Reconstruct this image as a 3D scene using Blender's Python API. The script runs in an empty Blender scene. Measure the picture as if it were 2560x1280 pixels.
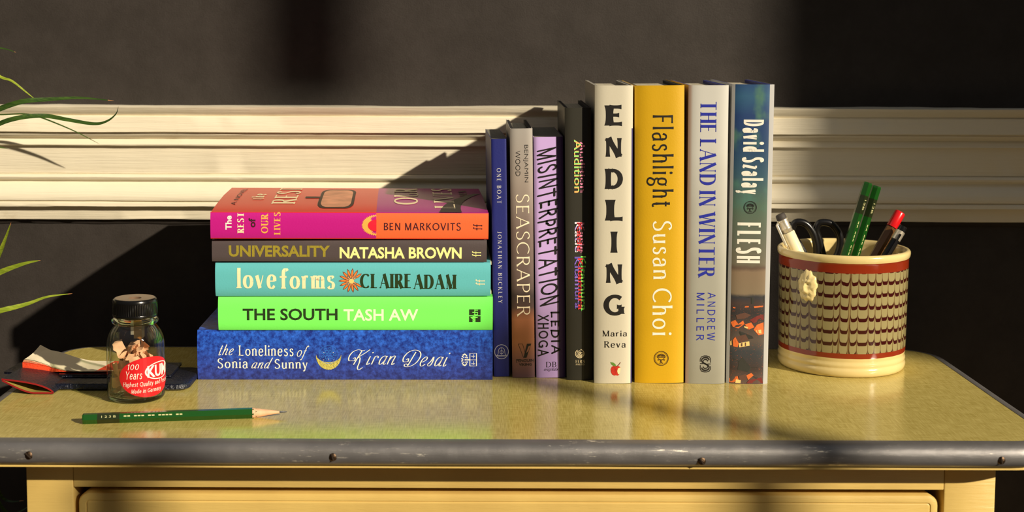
import bpy, bmesh, math, random
from mathutils import Matrix, Vector, noise
R = math.radians
sc = bpy.context.scene
C = sc.collection
random.seed(5)

# ------------------------------------------------------------------ camera
TZ = 0.75                      # height of the table top
CAM = Vector((0, 0, 1.024))
FPX, PPX, PPY = 3555.0, 1184.0, 408.0      # focal length and principal point in a 2560 x 1280 frame
PITCH, ROLL = R(5), R(0.2)
fwd = Vector((0, math.cos(PITCH), -math.sin(PITCH)))
up0 = Vector((0, math.sin(PITCH), math.cos(PITCH)))
rt0 = Vector((1, 0, 0))
rt = rt0 * math.cos(ROLL) + up0 * math.sin(ROLL)
up = -rt0 * math.sin(ROLL) + up0 * math.cos(ROLL)
cam_data = bpy.data.cameras.new('camera')
cam = bpy.data.objects.new('camera', cam_data)
C.objects.link(cam)
cam.matrix_world = Matrix(((rt.x, up.x, -fwd.x, CAM.x), (rt.y, up.y, -fwd.y, CAM.y), (rt.z, up.z, -fwd.z, CAM.z), (0, 0, 0, 1)))
cam_data.sensor_width = 36
cam_data.lens = FPX / 2560 * 36
cam_data.shift_x = (1280 - PPX) / 2560
cam_data.shift_y = -(640 - PPY) / 2560
cam_data.clip_start = 0.05
cam_data.dof.use_dof = True
cam_data.dof.focus_distance = 1.125
cam_data.dof.aperture_fstop = 10
sc.camera = cam

# ------------------------------------------------------------------ world, sun, exposure
SUN = Vector((-1.09, 1.0, -0.65)).normalized()
w = bpy.data.worlds.new('world'); sc.world = w; w.use_nodes = True
bgn = w.node_tree.nodes['Background']
# a dim room: warm walls all round, paler and cooler towards the ceiling
wt_ = w.node_tree
tc_ = wt_.nodes.new('ShaderNodeTexCoord'); sp_ = wt_.nodes.new('ShaderNodeSeparateXYZ'); rp_ = wt_.nodes.new('ShaderNodeValToRGB'); mr_ = wt_.nodes.new('ShaderNodeMapRange')
mr_.inputs[1].default_value = -1; mr_.inputs[2].default_value = 1
wt_.links.new(tc_.outputs['Generated'], sp_.inputs[0]); wt_.links.new(sp_.outputs[2], mr_.inputs[0]); wt_.links.new(mr_.outputs[0], rp_.inputs[0]); wt_.links.new(rp_.outputs[0], bgn.inputs[0])
rp_.color_ramp.elements[0].position = 0.2; rp_.color_ramp.elements[0].color = (.34, .26, .17, 1)
rp_.color_ramp.elements[1].position = 1.0; rp_.color_ramp.elements[1].color = (2.2, 2.3, 2.5, 1)
e_ = rp_.color_ramp.elements.new(0.52); e_.color = (.80, .70, .54, 1)
e_ = rp_.color_ramp.elements.new(0.72); e_.color = (1.5, 1.45, 1.4, 1)
bgn.inputs[1].default_value = 0.075
sl = bpy.data.lights.new('sun', 'SUN')
sl.energy = 5.7; sl.color = (1.0, 0.875, 0.68); sl.angle = R(1.0)
so = bpy.data.objects.new('sun', sl); C.objects.link(so)
so.rotation_euler = SUN.to_track_quat('-Z', 'Y').to_euler()
so.location = (2.2, -0.7, 2.3)
vs = sc.view_settings
vs.view_transform = 'Standard'; vs.look = 'None'; vs.gamma = 1; vs.exposure = 0.0
vs.use_curve_mapping = False


def ray(x, y):
    return fwd + rt * ((x - PPX) / FPX) - up * ((y - PPY) / FPX)


def at_y(x, y, Y):             # the point seen at pixel x, y on the upright plane at depth Y
    d = ray(x, y)
    return CAM + d * (Y / d.y)


def at_z(x, y, z=TZ):          # ... on the level plane at height z
    d = ray(x, y)
    return CAM + d * ((z - CAM.z) / d.z)


# ------------------------------------------------------------------ materials
def srgb(c):
    return tuple((v / 255 / 12.92 if v / 255 <= 0.04045 else ((v / 255 + 0.055) / 1.055) ** 2.4) for v in c)


_m = {}


def mat(name, col, rough=0.5, metal=0.0, spec=0.5, bump=0.0, bscale=300.0, var=0.0, vscale=20.0, coat=0.0, lin=False, trans=0.0, sheen=0.0):
    if name in _m:
        return _m[name]
    m = bpy.data.materials.new(name); m.use_nodes = True
    nt = m.node_tree; b = nt.nodes['Principled BSDF']
    c = tuple(col) if lin else srgb(col)
    b.inputs['Base Color'].default_value = (*c, 1)
    b.inputs['Roughness'].default_value = rough
    b.inputs['Metallic'].default_value = metal
    b.inputs['Specular IOR Level'].default_value = spec
    b.inputs['Coat Weight'].default_value = coat
    b.inputs['Transmission Weight'].default_value = trans
    tc = nt.nodes.new('ShaderNodeTexCoord')
    if bump:
        n = nt.nodes.new('ShaderNodeTexNoise'); n.inputs['Scale'].default_value = bscale; n.inputs['Detail'].default_value = 4
        nt.links.new(tc.outputs['Object'], n.inputs['Vector'])
        bp = nt.nodes.new('ShaderNodeBump'); bp.inputs['Strength'].default_value = 1.0; bp.inputs['Distance'].default_value = bump
        nt.links.new(n.outputs['Fac'], bp.inputs['Height']); nt.links.new(bp.outputs['Normal'], b.inputs['Normal'])
    if var:
        n = nt.nodes.new('ShaderNodeTexNoise'); n.inputs['Scale'].default_value = vscale; n.inputs['Detail'].default_value = 6
        nt.links.new(tc.outputs['Object'], n.inputs['Vector'])
        rp = nt.nodes.new('ShaderNodeValToRGB')
        rp.color_ramp.elements[0].position = 0.3; rp.color_ramp.elements[1].position = 0.7
        rp.color_ramp.elements[0].color = (*[v * (1 - var) for v in c], 1)
        rp.color_ramp.elements[1].color = (*[min(1, v * (1 + var)) for v in c], 1)
        nt.links.new(n.outputs['Fac'], rp.inputs['Fac']); nt.links.new(rp.outputs['Color'], b.inputs['Base Color'])
    _m[name] = m
    return m


class N:                       # small node-writing helper
    def __init__(s, m):
        s.nt = m.node_tree; s.b = s.nt.nodes['Principled BSDF']
        s.tc = s.nt.nodes.new('ShaderNodeTexCoord')
        s.sp = s.nt.nodes.new('ShaderNodeSeparateXYZ'); s.nt.links.new(s.tc.outputs['Object'], s.sp.inputs[0])
        s.X, s.Y, s.Z = s.sp.outputs

    def put(s, a, sock):
        if isinstance(a, (int, float)):
            sock.default_value = a
        elif isinstance(a, tuple):
            sock.default_value = (*a, 1) if len(a) == 3 and sock.type == 'RGBA' else a
        else:
            s.nt.links.new(a, sock)

    def m(s, op, a, b=0.0, c=0.0, clamp=False):
        n = s.nt.nodes.new('ShaderNodeMath'); n.operation = op; n.use_clamp = clamp
        s.put(a, n.inputs[0]); s.put(b, n.inputs[1]); s.put(c, n.inputs[2])
        return n.outputs[0]

    def mix(s, f, a, b):
        n = s.nt.nodes.new('ShaderNodeMix'); n.data_type = 'RGBA'
        s.put(f, n.inputs[0]); s.put(a, n.inputs[6]); s.put(b, n.inputs[7])
        return n.outputs[2]

    def noise(s, scale, detail=4.0, vec=None, out='Fac', rough=0.5):
        n = s.nt.nodes.new('ShaderNodeTexNoise'); n.inputs['Scale'].default_value = scale; n.inputs['Detail'].default_value = detail
        n.inputs['Roughness'].default_value = rough
        s.nt.links.new(vec if vec is not None else s.tc.outputs['Object'], n.inputs['Vector'])
        return n.outputs[out]

    def vec(s, x, y, z):
        n = s.nt.nodes.new('ShaderNodeCombineXYZ'); s.put(x, n.inputs[0]); s.put(y, n.inputs[1]); s.put(z, n.inputs[2])
        return n.outputs[0]

    def ramp(s, f, stops, mode='LINEAR'):
        n = s.nt.nodes.new('ShaderNodeValToRGB'); cr = n.color_ramp; cr.interpolation = mode
        while len(cr.elements) > 1:
            cr.elements.remove(cr.elements[-1])
        cr.elements[0].position = stops[0][0]; cr.elements[0].color = (*stops[0][1], 1)
        for p, c in stops[1:]:
            e = cr.elements.new(p); e.color = (*c, 1)
        s.put(f, n.inputs[0])
        return n.outputs[0]

    def step(s, v, lo, hi):    # smooth 0..1
        n = s.nt.nodes.new('ShaderNodeMapRange'); n.interpolation_type = 'SMOOTHSTEP'
        s.put(v, n.inputs[0]); n.inputs[1].default_value = lo; n.inputs[2].default_value = hi
        return n.outputs[0]

    def bump(s, h, dist):
        n = s.nt.nodes.new('ShaderNodeBump'); n.inputs['Distance'].default_value = dist
        s.put(h, n.inputs['Height']); s.nt.links.new(n.outputs[0], s.b.inputs['Normal'])

    def base(s, c):
        s.put(c, s.b.inputs['Base Color'])


# ------------------------------------------------------------------ object helpers
def thing(name, label, cat, M=None, group=None):
    o = bpy.data.objects.new(name, None); C.objects.link(o)
    o.empty_display_size = 0.02
    if M is not None:
        o.matrix_world = M
    o['label'] = label; o['category'] = cat
    if group:
        o['group'] = group
    return o


def obj(name, verts, faces, mats, parent=None, smooth=False, idx=None, angle=None, label=None, kind=None):
    me = bpy.data.meshes.new(name)
    me.from_pydata([tuple(v) for v in verts], [], faces)
    if not isinstance(mats, (list, tuple)):
        mats = [mats]
    for m in mats:
        me.materials.append(m)
    if idx:
        me.polygons.foreach_set('material_index', idx)
    if smooth:
        me.polygons.foreach_set('use_smooth', [True] * len(me.polygons))
    me.update()
    o = bpy.data.objects.new(name, me); C.objects.link(o)
    if parent:
        o.parent = parent
    if angle is not None:
        me.polygons.foreach_set('use_smooth', [True] * len(me.polygons))
        me.set_sharp_from_angle(angle=R(angle))
    if label:
        o['label'] = label
    if kind:
        o['kind'] = kind
    return o


def tag(o, label, cat, group=None):
    o['label'] = label; o['category'] = cat
    if group:
        o['group'] = group
    return o


class MB:
    def __init__(s):
        s.v = []; s.f = []; s.i = []

    def add(s, v, f, i=0):
        k = len(s.v); s.v += [Vector(p) for p in v]; s.f += [tuple(a + k for a in q) for q in f]; s.i += [i] * len(f)
        return s

    def box(s, x0, x1, y0, y1, z0, z1, i=0, M=None):
        v = [Vector(p) for p in ((x0, y0, z0), (x1, y0, z0), (x1, y1, z0), (x0, y1, z0), (x0, y0, z1), (x1, y0, z1), (x1, y1, z1), (x0, y1, z1))]
        if M:
            v = [M @ p for p in v]
        return s.add(v, [(0, 3, 2, 1), (4, 5, 6, 7), (0, 1, 5, 4), (1, 2, 6, 5), (2, 3, 7, 6), (3, 0, 4, 7)], i)

    def tube(s, pts, r, n=12, i=0, cap=True, closed=False, squash=1.0, upv=None, ang0=0.0):
        pts = [Vector(p) for p in pts]; m = len(pts)
        rs = r if isinstance(r, (list, tuple)) else [r] * m
        vs_ = []
        prev = None
        for k, p in enumerate(pts):
            if closed:
                t = (pts[(k + 1) % m] - pts[k - 1]).normalized()
            else:
                t = (pts[min(k + 1, m - 1)] - pts[max(k - 1, 0)]).normalized()
            if prev is None:
                a = Vector(upv) if upv else (Vector((0, 0, 1)) if abs(t.z) < 0.9 else Vector((1, 0, 0)))
            else:
                a = prev
            u = (a - t * a.dot(t)).normalized(); prev = u
            v = t.cross(u)
            for j in range(n):
                q = 2 * math.pi * j / n + ang0
                vs_.append(p + (u * math.cos(q) * squash + v * math.sin(q)) * rs[k])
        fs = []
        for k in range(m if closed else m - 1):
            for j in range(n):
                a = k * n + j; b = k * n + (j + 1) % n; c = ((k + 1) % m) * n + (j + 1) % n; d = ((k + 1) % m) * n + j
                fs.append((a, b, c, d))
        if cap and not closed:
            fs.append(tuple(range(n))[::-1]); fs.append(tuple((m - 1) * n + j for j in range(n)))
        return s.add(vs_, fs, i)

    def lathe(s, prof, n=48, i=0, c=(0, 0), closed=False, rfun=None):
        vs_ = []
        for (r, z) in prof:
            for j in range(n):
                q = 2 * math.pi * j / n
                rr = rfun(r, z, j) if rfun else r
                vs_.append((c[0] + rr * math.cos(q), c[1] + rr * math.sin(q), z))
        m = len(prof); fs = []
        for k in range(m if closed else m - 1):
            for j in range(n):
                k2 = (k + 1) % m
                fs.append((k * n + j, k * n + (j + 1) % n, k2 * n + (j + 1) % n, k2 * n + j))
        return s.add(vs_, fs, i)

    def build(s, name, mats, parent=None, smooth=False, angle=None, label=None, kind=None):
        return obj(name, s.v, s.f, mats, parent, smooth, s.i, angle, label, kind)


def bevelled(name, mb, mats, parent, w_, seg=3, angle=35, label=None, kind=None):
    me = bpy.data.meshes.new(name); me.from_pydata([tuple(v) for v in mb.v], [], mb.f)
    for m in (mats if isinstance(mats, (list, tuple)) else [mats]):
        me.materials.append(m)
    me.polygons.foreach_set('material_index', mb.i)
    bm = bmesh.new(); bm.from_mesh(me)
    bmesh.ops.bevel(bm, geom=bm.edges[:], offset=w_, segments=seg, profile=0.5, affect='EDGES', clamp_overlap=True)
    bm.to_mesh(me); bm.free()
    me.polygons.foreach_set('use_smooth', [True] * len(me.polygons)); me.set_sharp_from_angle(angle=R(angle))
    o = bpy.data.objects.new(name, me); C.objects.link(o)
    if parent:
        o.parent = parent
    if label:
        o['label'] = label
    if kind:
        o['kind'] = kind
    return o


# ------------------------------------------------------------------ lettering: strokes with thick and thin
# T a stem, t a hairline, c a curve through points, o a closed curve, a an elliptical arc (cx cy rx ry from to), d a dot.
# digits behind T/t: a serif at the start (1) or end (2) or both (12)
UP = {
 'A': (.72, 't1 0 0 .36 1;T2 .36 1 .72 0;t .12 .34 .6 .34'),
 'B': (.52, 'T12 .06 0 .06 1;t .06 1 .3 1;t .06 .53 .3 .53;t .06 0 .3 0;a .3 .765 .18 .235 90 -90;a .3 .265 .22 .265 90 -90'),
 'C': (.68, 'a .42 .5 .42 .5 48 312'),
 'D': (.66, 'T12 .06 0 .06 1;t .06 1 .28 1;t .06 0 .28 0;a .28 .5 .38 .5 90 -90'),
 'E': (.5, 'T12 .06 0 .06 1;t .06 1 .48 1;t .06 .52 .4 .52;t .06 0 .5 0'),
 'F': (.48, 'T12 .06 0 .06 1;t .06 1 .48 1;t .06 .5 .4 .5'),
 'G': (.74, 'a .42 .5 .42 .5 48 330;T1 .72 .42 .72 .08;t .52 .42 .74 .42'),
 'H': (.66, 'T12 .06 0 .06 1;T12 .6 0 .6 1;t .06 .52 .6 .52'),
 'I': (.12, 'T12 .06 0 .06 1'),
 'J': (.3, 'T1 .24 1 .24 .1;c .24 .15 .2 -.02 .1 -.06 .0 -.02'),
 'K': (.64, 'T12 .06 0 .06 1;t1 .58 1 .08 .42;T2 .22 .58 .62 0'),
 'L': (.48, 'T12 .06 0 .06 1;t .06 0 .48 0'),
 'M': (.82, 't12 .06 0 .06 1;T .06 1 .41 0;t .41 0 .76 1;T12 .76 0 .76 1'),
 'N': (.68, 't12 .06 0 .06 1;T .06 1 .62 0;t12 .62 0 .62 1'),
 'O': (.82, 'a .41 .5 .41 .5 0 360'),
 'P': (.52, 'T12 .06 0 .06 1;t .06 1 .3 1;t .06 .47 .3 .47;a .3 .735 .2 .265 90 -90'),
 'Q': (.82, 'a .41 .5 .41 .5 0 360;T .45 .12 .78 -.16'),
 'R': (.6, 'T12 .06 0 .06 1;t .06 1 .3 1;t .06 .5 .3 .5;a .3 .75 .19 .25 90 -90;T2 .28 .5 .58 0'),
 'S': (.5, 'c .46 .86 .38 .97 .25 1 .1 .93 .04 .77 .1 .63 .26 .53 .42 .42 .48 .25 .42 .08 .25 0 .1 .03 .02 .16'),
 'T': (.62, 'T2 .31 1 .31 0;t .0 1 .62 1'),
 'U': (.64, 'T1 .06 1 .06 .3;c .06 .34 .09 .12 .2 .01 .33 -.01 .46 .01 .56 .12 .59 .34;t1 .59 1 .59 .3'),
 'V': (.68, 'T1 0 1 .34 0;t1 .68 1 .34 0'),
 'W': (.98, 'T1 0 1 .27 0;t .27 0 .49 1;T .49 1 .74 0;t1 .98 1 .74 0'),
 'X': (.64, 'T12 .02 1 .62 0;t12 .6 1 .02 0'),
 'Y': (.64, 'T1 0 1 .32 .48;t1 .64 1 .32 .48;T2 .32 .5 .32 0'),
 'Z': (.58, 't .04 1 .56 1;T .56 1 .02 0;t .02 0 .58 0'),
 'a': (.46, 'c .06 .5 .12 .63 .24 .67 .36 .62 .4 .48;T2 .4 .5 .4 0;c .4 .38 .22 .37 .06 .3 .03 .15 .1 .02 .22 -.01 .34 .05 .4 .15'),
 'b': (.48, 'T .05 0 .05 1.04;a .25 .33 .22 .34 0 360'),
 'c': (.42, 'a .26 .33 .24 .34 50 310'),
 'd': (.5, 'a .24 .33 .22 .34 0 360;T .45 0 .45 1.04'),
 'e': (.48, 't .04 .36 .45 .36;c .45 .36 .43 .56 .26 .67 .09 .57 .03 .33 .09 .08 .27 -.01 .44 .12'),
 'f': (.34, 'T2 .13 .82 .13 0;c .13 .78 .15 .95 .24 1.04 .34 1.03 .38 .94;t -.12 .64 .34 .64;t -.12 .61 .34 .61'),
 'g': (.5, 'o .22 .67 .38 .62 .42 .46 .35 .3 .22 .26 .08 .32 .04 .46 .09 .61;c .1 .3 .04 .2 .12 .1 .32 .06 .44 -.04 .42 -.18 .26 -.28 .08 -.24 .01 -.14 .06 -.02 .14 .06;t .36 .6 .5 .66'),
 'h': (.48, 'T2 .05 0 .05 1.04;c .05 .45 .13 .63 .27 .67 .39 .61 .42 .45;T2 .42 .48 .42 0'),
 'i': (.1, 'T2 .05 .66 .05 0;d .05 .92'),
 'k': (.48, 'T2 .05 0 .05 1.04;t .42 .66 .07 .28;T .18 .38 .46 0'),
 'l': (.1, 'T2 .05 1.04 .05 0'),
 'm': (.78, 'T2 .05 0 .05 .66;c .05 .45 .12 .63 .22 .67 .33 .6 .36 .45;T2 .36 .48 .36 0;c .36 .45 .44 .63 .56 .67 .68 .6 .71 .45;T2 .71 .48 .71 0'),
 'n': (.48, 'T2 .05 0 .05 .66;c .05 .45 .13 .63 .27 .67 .39 .61 .42 .45;T2 .42 .48 .42 0'),
 'o': (.52, 'a .26 .33 .24 .34 0 360'),
 'p': (.48, 'T .05 -.3 .05 .66;a .25 .33 .22 .34 0 360'),
 'q': (.5, 'a .24 .33 .22 .34 0 360;T .45 -.3 .45 .66'),
 'r': (.32, 'T2 .05 0 .05 .66;c .05 .42 .12 .6 .22 .67 .32 .62'),
 's': (.38, 'c .34 .56 .28 .65 .19 .67 .08 .63 .05 .52 .1 .41 .2 .36 .31 .29 .35 .18 .3 .04 .18 -.01 .08 .02 .02 .11'),
 't': (.32, 'T .13 .86 .13 .15;c .13 .18 .16 .03 .24 -.01 .32 .04;t 0 .65 .3 .65'),
 'u': (.48, 'T .05 .66 .05 .2;c .05 .22 .09 .05 .2 -.01 .33 .04 .42 .2;T2 .42 .66 .42 0'),
 'v': (.46, 'T .02 .66 .23 0;t .44 .66 .23 0'),
 'w': (.68, 'T .02 .66 .19 0;t .19 0 .34 .66;T .34 .66 .51 0;t .66 .66 .51 0'),
 'x': (.46, 'T .02 .66 .44 0;t .42 .66 .02 0'),
 'y': (.46, 'T .02 .66 .23 .02;t .44 .66 .2 -.12;c .2 -.12 .12 -.27 .0 -.26'),
 'z': (.42, 't .04 .66 .4 .66;T .4 .66 .02 0;t .02 0 .42 0'),
 '1': (.3, 'T .2 0 .2 1;t .02 .8 .2 1'),
 '0': (.6, 'a .3 .5 .26 .5 0 360'),
 '4': (.56, 'T .42 0 .42 1;t .42 1 .0 .3;t .0 .3 .56 .3'),
 '.': (.1, 'd .05 .03'),
}
IT = dict(UP)                   # cursive forms
IT.update({
 'a': (.5, 'o .24 .66 .1 .55 .04 .3 .1 .04 .22 .02 .36 .2 .42 .45 .38 .62;T .44 .66 .4 .2;c .4 .25 .4 .05 .48 0 .56 .08'),
 'd': (.5, 'o .24 .66 .1 .55 .04 .3 .1 .04 .22 .02 .36 .2 .42 .45 .38 .62;T .5 1.25 .4 .2;c .4 .25 .4 .05 .48 0 .56 .08'),
 'e': (.42, 'c .04 .28 .2 .32 .36 .46 .36 .6 .24 .67 .08 .5 .03 .25 .1 .04 .24 0 .42 .14'),
 'n': (.5, 'T .06 0 .06 .66;c .06 .3 .18 .58 .32 .67 .4 .58 .38 .3;T .38 .35 .38 .1;c .38 .14 .4 0 .48 0 .56 .1'),
 'h': (.5, 'T .02 0 .12 1.1;c .05 .3 .18 .58 .32 .67 .4 .58 .38 .3;c .38 .34 .36 .08 .44 0 .54 .1'),
 'r': (.36, 'T .06 0 .06 .6;c .06 .5 .1 .62 .2 .66 .3 .6 .32 .5'),
 's': (.34, 'c .0 .1 .16 .35 .24 .66 .3 .4 .28 .12 .16 0 .04 .06'),
 'i': (.22, 'T .08 .64 .06 .15;c .06 .2 .08 0 .16 0 .26 .1;d .14 .92'),
 'f': (.34, 'c .46 1.0 .38 1.12 .26 1.0 .18 .5 .1 -.1 .0 -.36 -.1 -.3;t .02 .6 .34 .66'),
 't': (.28, 'T .14 1.0 .08 .15;c .08 .2 .1 0 .2 0 .28 .1;t -.02 .66 .26 .66'),
 'K': (1.0, 'c .05 .28 -.22 .3 -.34 .62 -.22 .98 .1 1.14 .42 1.08 .62 1.1;c .05 .28 .2 .3 .16 .52 .0 .46;T .42 1.08 .26 -.02;c .98 1.16 .74 .9 .38 .56 .52 .5 .62 .16 .66 -.26 .84 -.42 1.04 -.24'),
 'D': (.95, 'c .02 .3 -.2 .34 -.28 .64 -.1 1.0 .3 1.16 .72 1.04 .92 .7 .8 .24 .46 -.02 .12 -.04 .0 .08 .12 .16 .3 .02;c .02 .3 .16 .34 .1 .54 -.02 .46;T .44 1.02 .28 .06'),
})
FONTS = {
 'didone': dict(W=.22, w=.045, ser=.06, tr=.05),
 'serif': dict(W=.12, w=.05, ser=.07, tr=.16),
 'serifwide': dict(W=.11, w=.045, ser=.06, tr=.38),
 'book': dict(W=.135, w=.075, ser=.055, tr=.13, flare=.3),
 'fat': dict(W=.26, w=.16, ser=0, tr=.2, flare=.4),
 'slab': dict(W=.25, w=.07, ser=.1, tr=.1),
 'poster': dict(W=.23, w=.06, ser=.05, tr=.07),
 'posterb': dict(W=.29, w=.06, ser=.05, tr=.04),
 'thin': dict(W=.085, w=.05, ser=.03, tr=.14, flare=.5),
 'humanist': dict(W=.125, w=.07, ser=0, tr=.13, flare=.35),
 'gothic': dict(W=.135, w=.125, ser=0, tr=.13),
 'sans': dict(W=.115, w=.105, ser=0, tr=.34),
 'narrow': dict(W=.19, w=.09, ser=0, tr=.1, cond=.5),
 'hand': dict(W=.15, w=.13, ser=0, tr=.12, jit=.05, cap=1, shear=-.3),
 'handn': dict(W=.17, w=.15, ser=0, tr=.2, jit=.06, cap=1),
 'script': dict(W=.085, w=.028, ser=0, tr=.07, shear=.45, it=1),
 'italic': dict(W=.11, w=.035, ser=0, tr=.09, shear=.4, it=1),
 'loopy': dict(W=.12, w=.08, ser=0, tr=.12, shear=.2, cap=1),
}


def crom(P, closed=False, k=6):
    out = []; n = len(P)
    for i in range(n if closed else n - 1):
        if closed:
            a, b, c, d = P[i - 1], P[i], P[(i + 1) % n], P[(i + 2) % n]
        else:
            b, c = P[i], P[i + 1]
            a = P[i - 1] if i else (2 * b[0] - c[0], 2 * b[1] - c[1])
            d = P[i + 2] if i + 2 < n else (2 * c[0] - b[0], 2 * c[1] - b[1])
        for j in range(k):
            t = j / k
            out.append(tuple(.5 * (2 * b[q] + (c[q] - a[q]) * t + (2 * a[q] - 5 * b[q] + 4 * c[q] - d[q]) * t * t + (3 * b[q] - a[q] - 3 * c[q] + d[q]) * t ** 3) for q in (0, 1)))
    out.append(P[0] if closed else P[-1])
    return out


def strokes_2d(s, font):
    F = FONTS[font]; W, wt = F['W'], F['w']; gl = IT if F.get('it') else UP
    V = []; Q = []; x = 0.0; cond = F.get('cond', 1.0); rnd = random.Random(len(s) + ord(s[0]))

    def strip(pts, hw):
        k0 = len(V); n = len(pts)
        for i, p in enumerate(pts):
            a = pts[max(i - 1, 0)]; b = pts[min(i + 1, n - 1)]
            dx, dy = b[0] - a[0], b[1] - a[1]; L = math.hypot(dx, dy) or 1
            nx, ny = -dy / L, dx / L
            V.append((p[0] + nx * hw[i], p[1] + ny * hw[i])); V.append((p[0] - nx * hw[i], p[1] - ny * hw[i]))
        for i in range(n - 1):
            Q.append((k0 + 2 * i, k0 + 2 * i + 1, k0 + 2 * i + 3, k0 + 2 * i + 2))

    def disc(cx, cy, r):
        k0 = len(V)
        for j in range(12):
            V.append((cx + r * math.cos(j * math.pi / 6), cy + r * math.sin(j * math.pi / 6)))
        Q.append(tuple(range(k0, k0 + 12)))
    for ch in s:
        if ch == ' ':
            x += .3 * cond + F['tr']; continue
        adv, code = gl[ch]
        jx = rnd.uniform(-1, 1) * F.get('jit', 0); jy = rnd.uniform(-1, 1) * F.get('jit', 0)
        for st in code.split(';'):
            tk = st.split(); kd = tk[0][0]; fl = tk[0][1:]; nums = [float(v) for v in tk[1:]]
            ox = x + W / 2
            tf = lambda px, py: (ox + px * cond + jx * py, py + jy)
            if kd == 'd':
                p = tf(nums[0], nums[1]); disc(p[0], p[1], max(W * .62, .05)); continue
            if kd in 'Tt':
                a = (nums[0], nums[1]); b = (nums[2], nums[3])
                # keep horizontal hairlines inside the cap height
                if kd == 't' and abs(a[1] - b[1]) < 1e-6:
                    off = -wt / 2 if a[1] > .9 else (wt / 2 if a[1] < .05 else 0)
                    a = (a[0], a[1] + off); b = (b[0], b[1] + off)
                n = 7; pts = [tf(a[0] + (b[0] - a[0]) * i / n, a[1] + (b[1] - a[1]) * i / n) for i in range(n + 1)]
                base = (W if kd == 'T' else wt) / 2; fr = F.get('flare', 0)
                hw = [base * (1 + fr * abs(2 * i / n - 1) ** 3) for i in range(n + 1)]
                strip(pts, hw)
                if F['ser']:
                    for e, p in (('1', a), ('2', b)):
                        if e in fl:
                            sw = W / 2 + F['ser'] if kd == 'T' else wt / 2 + F['ser']
                            sy = p[1] + (wt / 2 if p[1] < .3 else -wt / 2)
                            c_ = tf(p[0], sy)
                            strip([(c_[0] - sw, c_[1]), (c_[0], c_[1]), (c_[0] + sw, c_[1])], [wt / 2] * 3)
            else:
                if kd == 'a':
                    cx, cy, rx, ry, a0, a1 = nums
                    n = max(8, int(abs(a1 - a0) / 12))
                    ry2 = ry - wt / 2
                    pts = [tf(cx + rx * math.cos(R(a0 + (a1 - a0) * i / n)), cy + ry2 * math.sin(R(a0 + (a1 - a0) * i / n))) for i in range(n + 1)]
                else:
                    P = list(zip(nums[0::2], nums[1::2])); pts = [tf(*p) for p in crom(P, kd == 'o')]
                hw = []
                for i in range(len(pts)):
                    a = pts[max(i - 1, 0)]; b = pts[min(i + 1, len(pts) - 1)]
                    dx, dy = b[0] - a[0], b[1] - a[1]; L = math.hypot(dx, dy) or 1
                    hw.append((wt + (W - wt) * abs(dy / L) ** 1.6) / 2)
                strip(pts, hw)
            if F.get('cap'):
                disc(pts[0][0], pts[0][1], hw[0]); disc(pts[-1][0], pts[-1][1], hw[-1])
        x += adv * cond + W + F['tr']
    sh = F.get('shear', 0)
    if sh:
        V = [(a + b * sh, b) for a, b in V]
    return V, Q


def font_2d(s, bold=0.0, shear=0.0):
    cu = bpy.data.curves.new('lettering', 'FONT'); cu.body = s; cu.offset = bold; cu.resolution_u = 3; cu.shear = shear
    o = bpy.data.objects.new('lettering', cu); C.objects.link(o)
    dg = bpy.context.evaluated_depsgraph_get()
    me = bpy.data.meshes.new_from_object(o.evaluated_get(dg))
    V = [(v.co.x, v.co.y) for v in me.vertices]; Q = [tuple(p.vertices) for p in me.polygons]
    bpy.data.objects.remove(o); bpy.data.curves.remove(cu); bpy.data.meshes.remove(me)
    return V, Q


def unit(V, full=False):
    xs = [v[0] for v in V]; ys = [v[1] for v in V]
    x0, x1, y0, y1 = min(xs), max(xs), min(ys), max(ys)
    return [((a - x0) / (x1 - x0), (b - y0) / (y1 - y0)) for a, b in V]


def slice2d(V, Q, cuts, axis):
    bm = bmesh.new(); vv = [bm.verts.new((a, b, 0)) for a, b in V]
    for q in Q:
        try:
            bm.faces.new([vv[i] for i in q])
        except ValueError:
            pass
    for c in cuts:
        no = (1, 0, 0) if axis == 0 else (0, 1, 0)
        bmesh.ops.bisect_plane(bm, geom=bm.verts[:] + bm.edges[:] + bm.faces[:], dist=1e-6, plane_co=(c, c, 0), plane_no=no)
    bm.verts.index_update()
    V2 = [(v.co.x, v.co.y) for v in bm.verts]; Q2 = [tuple(v.index for v in f.verts) for f in bm.faces]
    bm.free()
    return V2, Q2


def glyphs(s, font):
    if font.startswith('B'):
        V, Q = font_2d(s, float(font[1:] or 0)); V = unit(V)
        V, Q = slice2d(V, Q, [.12, .25, .37, .5, .62, .75, .87], 1)
        return V, Q
    V, Q = strokes_2d(s, font)
    return unit(V), Q


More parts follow.
